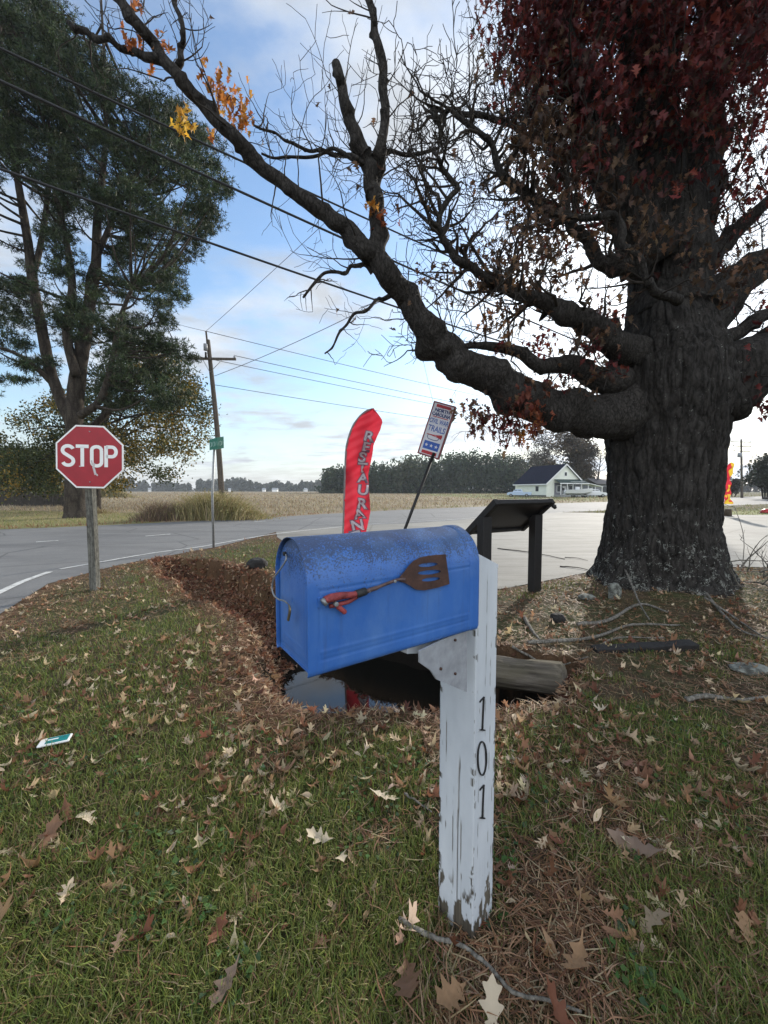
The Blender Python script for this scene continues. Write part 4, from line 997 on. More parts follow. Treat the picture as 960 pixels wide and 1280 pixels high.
#PART3
# ------------------------------------------------------------------ big oak
r3=random.Random(11)
def nrm(v): return v/(np.linalg.norm(v)+1e-9)
def rv(r=r3): return np.array([r.gauss(0,1) for _ in range(3)])
class Tw:
    def __init__(s): s.pts=[]; s.tips=[]
def grow(tw,p,d,L,r0,depth,gnarl=.35,up=.05,r=r3,child=.22,minr=.0026,keep=None,lo=.35):
    step=max(.05,L/12); n=max(4,int(L/step)); pts=[p]; d=nrm(d)
    d0=d.copy()
    for i in range(n):
        kick=(1.15 if r.random()<.34 else .12) if gnarl>.5 else 1.0
        d=nrm(d+rv(r)*gnarl*.5*kick+np.array((0,0,up))+d0*(.22 if gnarl>.5 else 0)); p=p+d*step; pts.append(p)
        if keep is not None and not keep(p): 
            if len(pts)<4: return
            break
        if depth>0 and i>=1 and r.random()<child*(1.6 if i>n*.4 else 1):
            ax=nrm(np.cross(d,rv(r))); a=R(r.uniform(35,75)); cd=nrm(d*math.cos(a)+ax*math.sin(a))
            grow(tw,p,cd,L*r.uniform(lo,.62),max(minr,r0*(1-i/n*.6)*.55),depth-1,gnarl,up,r,child,minr,keep,lo)
    k=len(pts); tw.pts.append((np.array(pts),np.linspace(r0,minr*.8,k)))
    tw.tips.append((pts[-1],d)); 
    if k>6: tw.tips.append((pts[k//2],d))
oak=thing('oak_tree','huge old oak with a broad dark trunk and dark red leaves right of the mailbox','tree',(TX,TY,0))
OR=np.array((TX,TY,0.0))
tz=[(-.25,1.22),(-.05,1.07),(.12,.94),(.35,.83),(.7,.75),(1.2,.695),(1.8,.695),(2.4,.75),(2.9,.83),(3.3,.80),(3.8,.60),(4.3,.46),(4.9,.36),(5.5,.25),(6.2,.10)]
def trunk():
    zs=np.concatenate([np.linspace(-.25,3.6,300),np.linspace(3.62,6.2,80)]); na=440
    rr=np.interp(zs,*zip(*tz)); a=np.linspace(0,2*math.pi,na,endpoint=False)
    Z,A_=np.meshgrid(zs,a,indexing='ij'); RR=rr[:,None]*np.ones(na)
    ca,sa=np.cos(A_),np.sin(A_)
    root=sstep(.9,-.1,Z); lob=.5+.5*np.cos(A_*5+1.0)+.35*np.cos(A_*3+2)
    RR=RR*(1+root*.20*(lob-.4)+.05*(fbm(ca*1.5,sa*1.5,Z*.6,3,101)-.5)*2)
    # bark plates: vertical ridges broken into flakes
    sx_,sy_=ca*RR*11,sa*RR*11
    wv=fbm(ca*3,sa*3,Z*1.2,3,140)*2.2
    rid=1-np.abs(vnoise(sx_+wv,sy_+wv,Z*2.6,111)*2-1); rid2=1-np.abs(vnoise(sx_*2.1+wv,sy_*2.1,Z*6.0,121)*2-1)
    fade=sstep(10,5,Z)
    RR=RR+fade*(-.055*rid**2.2-.022*rid2**2+.018*(fbm(sx_*2.5,sy_*2.5,Z*16,3,131)-.5)+.03)
    RR=RR+.10*np.exp(-((Z-1.15)/.12)**2-((A_-3.9)/.1)**2)*0
    cxp=-.03-.05*sstep(3,6.5,Z); cyp=0*Z
    V=np.stack([RR*ca+cxp,RR*sa+cyp,Z],-1).reshape(-1,3)
    i=np.arange(len(zs)-1)[:,None]*na; j=np.arange(na)[None]; k=(j+1)%na
    Q=np.stack([i+j,i+k,i+na+k,i+na+j],-1).reshape(-1,4)
    mk('trunk',V,Q,None,M['oakbark'],oak)
trunk()
def limb(name,pts,parent,org,mat,per=7,seg=18,lump=.12,seed=1,endr=1,crook=0,knots=0,flare=0):
    if crook:
        rc_=random.Random(seed*7+1); q2=[pts[0]]
        for a_,b_ in zip(pts[:-1],pts[1:]):
            Lp=math.hypot(a_[0]-b_[0],a_[1]-b_[1])
            if Lp>14: q2.append(tuple((a_[i]+b_[i])/2+(rc_.gauss(0,crook*min(Lp,45)) if i<2 else (rc_.gauss(0,.04) if i==2 else 0)) for i in range(4)))
            q2.append(b_)
        pts=q2
    W=np.array([P(a,b,c) for a,b,c,_ in pts]); rad=np.array([q[3]*q[2]/F*(1+((q[0]-480)/F)**2)**.0 for q in pts])
    p4=spline(np.c_[W,rad],per); W=p4[:,:3]; rad=np.maximum(p4[:,3],.003)*(1+flare*np.exp(-np.linspace(0,1,len(p4))/.10))
    V,Q,T=tube(W,rad,seg); n=len(W)
    cen=np.repeat(W,seg,axis=0); body=V[:n*seg]; d=body-cen; rr=np.linalg.norm(d,axis=1,keepdims=True)
    k=1+lump*2*(fbm(body[:,0]*5,body[:,1]*5,body[:,2]*5,3,seed)[:,None]-.5)+lump*.9*(vnoise(body[:,0]*17,body[:,1]*17,body[:,2]*17,seed)[:,None]-.5)
    rk=random.Random(seed*3)
    for _ in range(knots):
        c0=body[rk.randrange(len(body)//8,len(body))]; rad0=rad[min(n-1,int(np.argmin(np.linalg.norm(W-c0,axis=1))))]; dd_=np.linalg.norm(body-c0,axis=1)[:,None]; k=k+rk.uniform(.25,.6)*np.exp(-(dd_/(rad0*rk.uniform(.45,.9)))**2)
    V[:n*seg]=cen+d*k
    o=mk(name,V-org,Q,T,M[mat],parent); return W,rad
LB={}
def L(key,pts,**k):
    sc_={'main':.78,'A':.84,'l2':.8,'l3':.76,'l4':.8}.get(key,.9 if key not in('lead','sc1','sc2','r1','r3') else .8 if key in('lead','sc1','sc2') else 1.0); pts=[(a,b,c,r*sc_) for a,b,c,r in pts]; k.setdefault('crook',.045 if key in('A','B') else .10 if key[0] in 'lABDEFGHC' and key!='lead' else .05); k.setdefault('knots',max(6,len(pts)*2)); k.setdefault('flare',.55 if key in('main','l2','l3','l4','r2','r3','r4','r5') else .2)
    LB[key]=limb('limb',pts,oak,OR,'limbbark' if key not in('lead','sc1','sc2','r1') else 'oakbark',seed=len(LB)+3,**k)
L('main',[(830,480,5.75,42),(785,515,5.6,33),(740,522,5.5,27),(690,510,5.4,25),(640,488,5.3,26),(600,466,5.2,25),(572,452,5.1,23),(548,426,5.0,20),(520,393,4.9,18.5),(495,358,4.8,17.5),(470,322,4.7,16),(435,287,4.6,12.5),(400,262,4.5,11),(350,226,4.4,10),(310,192,4.3,9.5),(270,151,4.2,9.5),(235,112,4.1,8.5),(205,76,4.05,8),(180,40,4.0,7.5),(150,0,3.95,7),(122,-45,3.9,6)],seg=40,per=9,lump=.16)
L('A',[(470,326,4.7,12),(473,292,4.7,10.5),(471,250,4.7,10),(463,215,4.7,11),(450,185,4.68,9.5),(437,150,4.65,8),(428,110,4.62,7),(420,80,4.6,6.2)],seg=22)
L('B',[(466,245,4.7,9),(474,205,4.7,7),(480,160,4.7,6),(478,110,4.7,5.6),(474,60,4.7,5),(467,20,4.7,4.6),(460,-40,4.7,4)],seg=14)
L('C',[(468,222,4.68,4),(450,203,4.66,3.2),(438,194,4.64,2.8),(415,193,4.62,2.4),(388,189,4.6,2.2),(366,179,4.58,2),(344,166,4.56,1.7),(316,156,4.54,1.3)],seg=8)
L('C2',[(460,204,4.66,3),(440,199,4.62,2.4),(399,194,4.58,2),(360,196,4.5,1.7),(327,192,4.45,1.4)],seg=8)
L('D',[(474,190,4.7,3.5),(490,189,4.75,2.8),(520,193,4.8,2.5),(548,185,4.85,2)],seg=8)
L('E',[(466,340,4.72,4),(457,331,4.7,3),(438,333,4.68,2.6),(421,340,4.66,2.4),(394,353,4.6,2),(379,372,4.58,1.4)],seg=8)
L('F',[(490,368,4.8,3.4),(471,375,4.76,2.4),(443,392,4.7,2),(424,416,4.66,1.6),(406,442,4.62,1)],seg=8)
L('G',[(218,92,4.08,4.6),(226,76,4.08,4),(229,51,4.08,3.4),(225,20,4.08,3),(221,-20,4.08,2.6)],seg=10)
L('H',[(200,74,4.04,5.5),(187,72,4.04,5),(172,66,4.04,4.2),(150,60,4.04,3.6),(120,50,4.04,3.4),(100,38,4.04,3.6),(86,28,4.04,2.6)],seg=12)
L('l2',[(830,490,5.75,26),(785,478,5.6,20),(740,470,5.5,16),(700,456,5.4,12.5),(650,441,5.25,8.5),(600,432,5.1,5.5),(562,440,5.0,3.5),(530,432,4.9,2)],seg=20)
L('l3',[(835,450,5.6,24),(768,431,5.3,18),(730,399,5.2,15),(692,383,5.1,13),(648,369,5.0,9),(610,350,4.9,7),(572,326,4.8,6.4),(553,297,4.75,5.2),(550,268,4.7,4.6),(572,235,4.7,4),(552,208,4.7,3),(541,190,4.7,2)],seg=20,lump=.2)
L('l4',[(850,350,5.7,16),(787,335,5.5,11),(749,328,5.4,9),(716,287,5.3,7.5),(682,263,5.2,6.4),(648,236,5.15,6),(629,220,5.1,5.4),(615,180,5.05,4.4),(592,160,5.0,3.6),(562,137,5.0,3),(548,150,5.0,5.5),(541,135,5.0,3)],seg=16,lump=.2)
L('l5',[(848,376,4.95,6),(820,366,4.85,5.6),(806,350,4.8,5.4),(778,307,4.75,5),(766,268,4.8,4.4),(730,273,4.85,3.6),(690,268,4.9,2.6)],seg=12,lump=.2)
L('l6',[(840,300,5.8,9),(770,180,5.6,5),(720,160,5.5,5),(660,172,5.4,4),(620,150,5.3,3.6),(568,143,5.2,3)],seg=10,lump=.2)
L('sc1',[(815,330,5.7,36),(775,240,5.55,28),(742,150,5.4,24),(712,70,5.3,20),(690,-20,5.2,16),(665,-110,5.1,16)],seg=26)
L('lead',[(838,400,5.75,50),(832,300,5.75,44),(820,230,5.75,36),(806,140,5.7,30),(800,40,5.65,25),(790,-80,5.6,18)],seg=30)
L('sc2',[(845,360,5.75,36),(862,270,5.8,32),(878,180,5.9,26),(884,90,6.0,21),(900,-20,6.1,15)],seg=18)
L('r1',[(850,500,5.7,44),(905,475,5.55,36),(960,452,5.4,32),(1040,425,5.2,26),(1150,400,5.0,18)],seg=30)
L('r2',[(850,460,5.8,18),(890,432,5.7,12),(925,415,5.6,9),(965,390,5.5,7),(1030,350,5.4,5)],seg=14)
L('r3',[(850,420,5.8,28),(895,372,5.8,21),(940,340,5.8,18),(1000,305,5.8,13),(1090,260,5.8,8)],seg=18)
L('r4',[(850,380,5.9,16),(890,318,6.0,12),(925,285,6.1,9),(975,240,6.2,6)],seg=12)
L('r5',[(855,440,6.2,18),(900,400,6.3,13),(930,360,6.4,9),(970,330,6.5,6)],seg=12)
tw=Tw()
def along(key,n,Lr,depth,up=.05,gn=.4,t0=.1,child=.22,mr=.0027,r0=.008,updir=.3):
    W,rad=LB[key]
    for i in range(n):
        k=int((t0+(1-t0)*r3.random())*(len(W)-2)); tang=nrm(W[k+1]-W[k]); side=nrm(np.cross(tang,rv())); side=nrm(side+np.array((0,0,updir))+tang*r3.uniform(0,.7))
        grow(tw,W[k]+side*rad[k]*.7,side,r3.uniform(*Lr),min(r0,rad[k]*.7)*r3.uniform(.6,1.2),depth,gn,up,child=child,minr=mr)
along('main',14,(.4,1.0),2,.08,t0=.35); along('main',6,(.25,.5),1,-.1,t0=.3,updir=-.6)
along('A',9,(.35,.7),1,gn=.6,r0=.009,mr=.003); along('B',13,(.35,.9),1,gn=.6,r0=.010,mr=.0032); along('C',9,(.25,.6),2); along('C2',7,(.2,.5),1); along('D',8,(.25,.6),2,-.05); along('E',9,(.2,.5),2,0); along('F',6,(.15,.4),1)
along('G',9,(.3,.6),2); along('H',12,(.25,.5),2)
along('l2',26,(.35,.9),3,t0=.2,gn=.9,r0=.018,mr=.0042); along('l3',60,(.35,1.0),3,t0=.15,gn=.95,r0=.024,mr=.0046); along('l4',56,(.35,1.0),3,t0=.12,gn=.95,r0=.024,mr=.0046); along('l5',26,(.3,.8),2,gn=.9,r0=.016,mr=.004); along('l6',34,(.3,.9),3,gn=.9,r0=.018,mr=.0042); along('main',10,(.4,.9),2,.1,.7,t0=.12,r0=.012,mr=.003)
n_low=len(tw.tips)
tw_hi=Tw(); tw_lo=tw; tw=tw_hi
along('sc1',46,(.8,1.9),3,.08,.3,.1,.25,.003,.02); along('lead',46,(.9,2.2),3,.08,.3,.1,.25,.003,.022); along('sc2',34,(.7,1.8),3,.06,.3,.05,.25,.003,.016)
along('r1',14,(.5,1.2),2,.0,.3,.2,.25,.003,.012); along('r3',18,(.6,1.3),3,.05,.3,.1,.25,.003,.012); along('r4',18,(.6,1.3),3,.05,.3,.1,.25,.003,.012); along('r2',10,(.5,1.0),2,.05,.3,.2,.25,.003,.010); along('r5',14,(.6,1.2),3,.05,.3,.1,.25,.003,.01)
def twigs_mesh(name,tws,mat,parent,org,seg=4,smin=0):
    A=Acc()
    for t_ in tws:
        for p,r in t_.pts: A.tube(p-org,r,6 if r[0]>.012 else seg,cap=False)
    return A.build(name,mat,parent)
tm=twigs_mesh('twigs',[tw_lo,tw_hi],M['twig'],oak,OR); 
DARKRED=[(.10,.018,.018),(.13,.024,.022),(.075,.016,.017),(.16,.034,.022),(.055,.017,.015)]
BROWN=[(.10,.055,.03),(.07,.04,.025),(.14,.08,.045),(.05,.03,.02)]
ORANGE=[(.50,.20,.035),(.42,.15,.03),(.55,.27,.05),(.30,.10,.03)]
def foliage():
    A=Acc(); r=np.random.default_rng(3)
    P_=[];D_=[];K=[]
    for p,d in tw_hi.tips: P_.append(p);D_.append(d);K.append(0)
    for p,d in tw_lo.tips: P_.append(p);D_.append(d);K.append(1)
    P_=np.array(P_);K=np.array(K); px,py=proj(P_)
    dens=np.zeros(len(P_))
    hi=K==0
    dens[hi]=2.7*sstep(600,690,px[hi])*(1-.55*sstep(850,930,px[hi])*sstep(20,120,py[hi]))*np.interp(py[hi],[-200,40,170,260,480],[4.5,4.5,2.4,.7,.4])/3.5*(.35+1.3*(vnoise(P_[hi,0]*1.4,P_[hi,1]*1.4,P_[hi,2]*1.4,7)>.42))
    lo=~hi
    m=(px>590)&lo; dens[m]=.8*(vnoise(P_[m,0]*2.5,P_[m,1]*2.5,P_[m,2]*2.5,9)>.50)*2*sstep(590,700,px[m])+.08
    m=(px<=590)&lo; dens[m]=.03
    cnt=r.poisson(dens); idx=np.repeat(np.arange(len(P_)),cnt); n=len(idx)
    pos=P_[idx]+r.normal(0,.075,(n,3)); hi_=K[idx]==0
    c=np.where((hi_&(r.random(n)<.92))[:,None],pick(DARKRED,n,.35,r),pick(BROWN,n,.35,r))
    sc=.075+.05*r.random(n)
    # specific clusters
    CL=[(283,122,4.22,.19,60,ORANGE),(300,150,4.24,.12,26,ORANGE),(268,105,4.2,.12,20,ORANGE),(229,150,4.1,.09,18,[(.60,.36,.05),(.5,.25,.04)]),(228,163,4.1,.06,9,[(.60,.36,.05)]),(165,54,4.02,.10,12,[(.40,.14,.05)]),(205,55,4.03,.08,9,[(.40,.16,.06)]),(172,5,3.97,.07,6,[(.40,.13,.05)]),(190,85,4.05,.05,4,ORANGE),
        (465,262,4.6,.07,12,ORANGE),(478,275,4.6,.10,16,[(.30,.08,.03),(.22,.06,.03)]),(265,170,4.15,.05,5,ORANGE),
        (600,522,5.05,.20,80,BROWN+DARKRED),(640,530,5.1,.26,150,DARKRED+BROWN),(665,518,5.1,.20,90,[(.24,.07,.03),(.16,.05,.03)]),(655,498,4.95,.14,40,[(.16,.045,.03)]),(570,515,5.0,.10,18,BROWN),(590,540,5.0,.08,10,BROWN),(668,540,5.1,.10,24,[(.40,.17,.05),(.3,.1,.04)]),(650,548,5.1,.09,12,ORANGE),
        (620,340,4.9,.22,60,BROWN),(690,310,5.0,.22,70,BROWN),(705,340,5.0,.2,60,BROWN),(640,395,5.0,.2,50,BROWN),(610,400,5.0,.15,30,[(.25,.11,.05),(.12,.07,.04)]),(540,350,4.8,.12,20,BROWN),(600,360,4.9,.16,40,BROWN),(755,400,5.2,.2,50,DARKRED),(735,435,5.2,.15,40,DARKRED),(680,430,5.1,.15,36,DARKRED),
        (700,230,5.1,.3,90,BROWN),(730,200,5.1,.3,110,DARKRED+BROWN),(655,150,5.1,.22,60,DARKRED+BROWN),(680,110,5.1,.3,130,DARKRED),(660,60,5.1,.34,150,DARKRED),(645,20,5.1,.3,130,DARKRED),(635,-10,5.1,.3,110,DARKRED),
        (940,490,5.2,.22,110,DARKRED),(955,470,5.3,.2,80,DARKRED),(965,510,5.2,.15,60,DARKRED),(700,480,5.2,.16,22,DARKRED),(760,460,5.2,.2,40,DARKRED),(870,330,5.1,.25,60,BROWN),(930,330,5.2,.3,110,BROWN),(900,370,5.2,.25,60,BROWN),
        (740,20,5.2,.5,150,DARKRED),(820,30,5.2,.5,150,DARKRED),(900,20,5.3,.5,150,DARKRED),(950,60,5.4,.5,170,DARKRED),(860,100,5.3,.5,150,DARKRED),(700,-60,5.2,.6,200,DARKRED),(820,-70,5.2,.7,250,DARKRED),(940,-50,5.3,.7,250,DARKRED),(930,150,5.4,.4,120,DARKRED),(800,150,5.1,.45,120,DARKRED+BROWN),(760,110,5.1,.4,100,DARKRED),(770,230,5.1,.35,70,BROWN),(830,220,5.0,.35,50,BROWN),(850,300,5.1,.3,70,BROWN),(945,230,5.5,.35,70,DARKRED),(900,260,5.4,.35,60,BROWN),(580,320,4.8,.18,30,BROWN),(560,350,4.8,.2,34,BROWN),(640,330,4.9,.25,60,BROWN),(600,300,4.85,.2,34,BROWN),(660,360,5.0,.22,50,BROWN),(690,390,5.1,.2,46,BROWN),(640,290,5.0,.25,40,BROWN),(630,440,5.1,.16,26,BROWN+DARKRED),(530,345,4.8,.1,14,BROWN)]
    for (a,b,Y_,s,k,pal) in CL:
        if b>190 and pal is BROWN: k=int(k*.55)
        cc=P(a,b,Y_); q=r.normal(0,s*.55,(k,3))+cc; pos=np.vstack([pos,q]); c=np.vstack([c,pick(pal,k,.3,r)]); sc=np.concatenate([sc,.065+.045*r.random(k)])
        # little twigs that carry the cluster
        for j in range(max(2,k//9)):
            s0=cc+r.normal(0,s*.3,3); grow(twc,s0,r.normal(0,1,3),s*1.2,.004,1,.4,0,minr=.002)
    n=len(pos); k_=r.integers(0,len(TPs),n)
    for q in range(len(TPs)):
        s=k_==q; m_=s.sum(); scatter(A,TPs[q],pos[s]-OR,rotm(r.random(m_)*6.283,R(60)+r.normal(0,.7,m_),r.normal(0,.9,m_)),sc[s]*1.15,c[s])
    print('oak leaves',n); return A.build('foliage',M['oakleaf'],oak)
twc=Tw(); foliage(); twigs_mesh('leaf_stalks',[twc],M['twig'],oak,OR)
# loose hanging vine-like pale twigs on the trunk: short sprouts
twv=Tw()
for k in range(40):
    a=R(r3.uniform(190,300)); z=r3.uniform(2.6,4.6); rr=np.interp(z,*zip(*tz)); p=OR+np.array((math.cos(a)*rr,math.sin(a)*rr,z)); grow(twv,p,np.array((math.cos(a),math.sin(a),r3.uniform(-.6,.6))),r3.uniform(.3,.7),.006,2,.5,0)

# ------------------------------------------------------------------ pine at the left
pb=G(97,647,0); PO=pb.copy()
pine=thing('pine_tree','tall dark pine with several thick stems across the road behind the stop sign','tree',tuple(pb))
Yp=pb[1]
PB={}
def LP(key,pts,seg=12,parent=pine,org=PO,mat='pinebark',store=PB,name='limb'): pts=[(a,b,c,r*(.8 if b>560 else .66)) for a,b,c,r in pts]; store[key]=limb(name,pts,parent,org,mat,seg=seg,lump=.08,seed=len(store)+60)
LP('t0',[(97,652,Yp,21),(96,640,Yp,16),(95,620,Yp,15),(94,560,Yp,14.5),(93,520,Yp,14),(96,480,Yp,13),(104,430,Yp,11),(112,380,Yp,9.5),(120,330,Yp,8),(122,270,Yp,6.5),(130,200,Yp,4.5),(133,120,Yp,3),(128,30,Yp,2),(120,-120,Yp,.8)],16,name='trunk')
LP('t1',[(90,530,Yp,10),(76,500,Yp,9.5),(62,460,Yp,9),(52,410,Yp,8.5),(42,360,Yp,8),(36,310,Yp,7),(28,260,Yp,6),(18,200,Yp,5),(5,120,Yp,4),(0,30,Yp,3)])
LP('t2',[(95,470,Yp-.4,8),(84,420,Yp-.6,7.5),(90,370,Yp-.6,6.5),(88,330,Yp-.6,5.5),(78,280,Yp-.6,4.5),(66,220,Yp-.6,4),(60,150,Yp-.6,3)])
LP('t3',[(100,440,Yp+.4,8),(112,400,Yp+.4,7),(112,350,Yp,6),(130,300,Yp,4.5),(150,255,Yp,4),(180,200,Yp,3)])
LP('t4',[(40,350,Yp,5),(52,300,Yp+.3,4.6),(60,240,Yp+.3,3.6),(64,190,Yp,3)])
LP('t5',[(100,520,Yp-1,7),(125,500,Yp-1.3,6),(138,460,Yp-1.6,5),(150,400,Yp-1.8,4),(165,360,Yp-2,3)])
LP('t6',[(98,550,Yp+1,6),(130,520,Yp+1.5,5.5),(160,490,Yp+2,4.5),(185,455,Yp+2,3.5),(215,440,Yp+2,2.5)])
LP('t7',[(66,480,Yp,5),(40,455,Yp-.8,4),(15,440,Yp-1.2,3),(-20,430,Yp-1.6,2)])
rp=np.random.default_rng(5)
OUT_=[(-30,-120),(-30,-40),(-10,-10),(40,-10),(95,5),(98,30),(115,50),(148,75),(160,95),(188,110),(205,135),(232,135),(245,165),(270,180),(283,215),(285,238),(262,262),(272,280),(245,300),(240,330),(228,345),(222,372),(228,395),(215,420),(233,430),(240,455),(232,480),(228,505),(200,520),(170,500),(150,520),(120,500),(100,440),(60,470),(30,500),(0,520),(-60,520),(-140,300),(-140,-120)]
def in_out(px,py,poly=OUT_): return inside(px,py,poly)
GAPS=[(15,285,34,48),(20,235,22,20),(62,360,10,26),(95,345,10,40),(48,300,8,60),(105,280,9,40),(128,330,9,30),(8,330,20,18),(140,300,12,10),(70,410,8,14),(175,330,14,10),(135,385,14,12),(50,440,12,10),(190,400,10,12),(30,500,30,14),(205,250,12,7),(100,200,9,10),(150,160,8,8)]
def needles():
    A=Acc(); tw_=Tw(); n=0; r=rp
    cx_=[];cy_=[];cz=[]
    while len(cx_)<860:
        a=r.uniform(-150,290); b=r.uniform(-130,520)
        if not bool(in_out(np.array(a),np.array(b))): continue
        if any(((a-g[0])/g[2]/1.3)**2+((b-g[1])/g[3]/1.25)**2<1 for g in GAPS) and r.random()<.95: continue
        if a<0 and r.random()<.5: continue
        if b>400 and a<130 and r.random()<.35: continue
        cx_.append(a);cy_.append(b);cz.append(Yp+r.normal(0,1.9))
    cen=np.array([P(a,b,c) for a,b,c in zip(cx_,cy_,cz)])
    # branch to each clump from the closest stem point lower down
    stems=np.concatenate([W for W,_ in PB.values()])
    for c in cen[r.random(len(cen))<.55]:
        d=stems-c; dist=np.linalg.norm(d,axis=1)+3*np.maximum(0,d[:,2]+.2); s=stems[dist.argmin()]
        L0=np.linalg.norm(c-s)
        if L0>6 or c[0]<P(8,300,22)[0]: continue
        mid=(s+c)/2+np.array((0,0,-.12*L0))+r.normal(0,.12,3)
        p=spline(np.array([s,mid,c]),4); tw_.pts.append((p,np.linspace(.03+.012*L0,.012,len(p))))
    # tufts
    T_=[]
    for c,b in zip(cen,cy_):
        k=int(r.uniform(34,62)); q=r.normal(0,1,(k,3)); q/=np.linalg.norm(q,axis=1,keepdims=True); q*=(r.random((k,1))**.5)*r.uniform(.40,.85)*np.array((1.25,1.2,.60)); T_.append(c+q)
    T_=np.vstack(T_); n=len(T_); nn=10
    # each tuft: nn needles fanning from the centre, upward biased
    d=r.normal(0,1,(n,nn,3))+np.array((0,0,.35)); d/=np.linalg.norm(d,axis=2,keepdims=True)
    Ln=(.17+.11*r.random((n,nn,1))); base=T_[:,None]+0*d; tip=base+d*Ln; s=np.cross(d,r.normal(0,1,(n,nn,3))); s/=np.linalg.norm(s,axis=2,keepdims=True); s*=.019
    V=np.stack([base+d*.03-s,base+d*.03+s,tip],2).reshape(-1,3)-PO; TT=np.arange(len(V)).reshape(-1,3)
    c=pick([(.024,.042,.018),(.038,.06,.022),(.018,.032,.017),(.055,.08,.03),(.04,.05,.02)],n,.35,r); c=np.repeat(c,nn*3,axis=0)
    mk('foliage',V,None,TT,M['needle'],pine,c); print('needle tris',len(TT))
    twigs_mesh('branches',[tw_],M['pinebark'],pine,PO,5)
needles()
# broadleaf tree behind it
bb=G(130,640,0)+np.array((0,3.5,0)); bt=thing('broadleaf_tree','lower leafy tree with yellowing olive foliage behind the pine trunk','tree',tuple(bb)); Yb=bb[1]
BS={}
limb('trunk',[(118,652,Yb,8),(118,600,Yb,7),(125,550,Yb,6),(135,500,Yb,4),(140,450,Yb,2)],bt,bb,'pinebark',seg=10)
tb_=Tw(); rb=random.Random(4)
for (a,b) in ((60,560),(30,590),(90,590),(150,560),(190,530),(220,500),(245,520),(235,560),(200,585),(170,600),(20,540),(140,480),(180,470)):
    s=P(122,rb.uniform(520,600),Yb); e_=P(a,b,Yb+rb.uniform(-2.5,2.5)); m_=(s+e_)/2+np.array((0,0,.6)); tb_.pts.append((spline(np.array([s,m_,e_]),5),np.linspace(.1,.02,11)))
twigs_mesh('branches',[tb_],M['pinebark'],bt,bb,6)
def bleaves():
    r=np.random.default_rng(9); A=Acc(); cen=[]
    OUT2=[(-20,560),(20,520),(60,500),(110,480),(150,430),(200,435),(228,450),(250,480),(262,515),(258,545),(240,560),(235,585),(205,600),(180,585),(160,612),(120,606),(80,618),(40,612),(0,620),(-20,600)]
    while len(cen)<420:
        a=r.uniform(-20,265); b=r.uniform(430,620)
        if not bool(inside(np.array(a),np.array(b),OUT2)): continue
        if ((a-205)/24)**2+((b-575)/10)**2<1 or ((a-20)/16)**2+((b-545)/12)**2<1: continue
        cen.append((*P(a,b,Yb+r.normal(0,1.8)),a,b))
    cen=np.array(cen); k=95; pos=np.repeat(cen[:,:3],k,axis=0)+r.normal(0,.42,(len(cen)*k,3))*np.array((1,1,.75)); n=len(pos)
    yel=np.repeat((fbm(cen[:,3]*.02,cen[:,4]*.02,0,2,5)>.56)|(r.random(len(cen))<.1),k)
    c=np.where((yel&(r.random(n)<.6))[:,None],pick([(.22,.16,.03),(.16,.13,.03),(.28,.18,.03)],n,.3,r),pick([(.05,.065,.02),(.07,.085,.026),(.035,.05,.018)],n,.3,r))
    V=np.array([(0,-.5,0),(.32,0,.06),(0,.5,0),(-.32,0,.06)]); scatter(A,(V,np.array([(0,1,2,3)])),pos-bb,rotm(r.random(n)*6.3,r.normal(0,.9,n),r.normal(0,.9,n)),.15+.09*r.random(n),c)
    A.build('foliage',M['needle'],bt)
bleaves()
# ------------------------------------------------------------------ utility poles and wires
def upole(px,ytop,Y_,ybase_px,lean,label,arms,rad=.15):
    b=P(ybase_px,640,Y_); b[2]=-.1; tp=P(px,ytop,Y_); root=thing('utility_pole',label,'utility pole',(b[0],b[1],0))
    o=np.array((b[0],b[1],0)); Acc().tube(spline(np.array([b-o,(b+tp)/2-o+np.array((lean,0,0)),tp-o]),6),np.linspace(rad*1.15,rad*.72,13),12).build('pole_shaft',M['pole'],root)
    pts=[]
    for (yy,x0,x1,dy) in arms:
        p0=P(x0,yy,Y_-.12-dy);p1=P(x1,yy+1,Y_-.12+dy); d=p1-p0; L0=np.linalg.norm(d); Mx=np.stack([d/L0,nrm(np.cross((0,0,1),d)),nrm(np.cross(d,np.cross((0,0,1),d)))],1)
        Acc().box((p0+p1)/2-o,(L0,.10,.12),Mx).build('crossarm',M['pole'],root,False)
        for f in (.03,.97):
            q=p0+d*f-o; Acc().tube([q+(0,0,.05),q+(0,0,.12),q+(0,0,.22)],[.05,.07,.03],8).build('insulator',M['greyplate'],root); pts.append(q+o+(0,0,.2))
        m_=(p0+p1)/2; sh=P(px,yy,Y_)
        for f in (.28,.72):
            q=p0+d*f-o; cc=np.array((m_[0]*.5+sh[0]*.5,Y_-.14,m_[2]-.75))-o; Acc().tube([q,cc],.018,5).build('brace',M['steel'],root)
    return root,pts,o
rA,ptA,oA=upole(260,425,22.3,279,.08,'leaning wooden utility pole with one crossarm behind the street sign',[(448,236,295,.2)])
q=P(257.5,414,22.2)-oA; q2=P(259.5,432,22.2)-oA; Acc().tube([q2,q],.05,6).build('pole_pin',M['pole'],rA); q=P(257,438,22.0)-oA; Acc().tube([q,q+(0,0,.35)],.11,8).build('fuse_holder',M['greyplate'],rA)
Acc().tube([q-(0,0,0)+np.array((0,.02,-.1)),q+np.array((0,.02,-.4))],.06,8).build('cutout',M['black'],rA)
rB,ptB,oB=upole(926.5,549,78,926.5,0,'distant wooden utility pole with three crossarms beyond the right road',[(552,914,939,1),(557.5,916,939,1),(563.5,917,937,1)],.2)
Acc().tube([P(924.8,566,77.5)-oB,P(924.8,571.5,77.5)-oB],.38,10).build('transformer',M['greyplate'],rB)
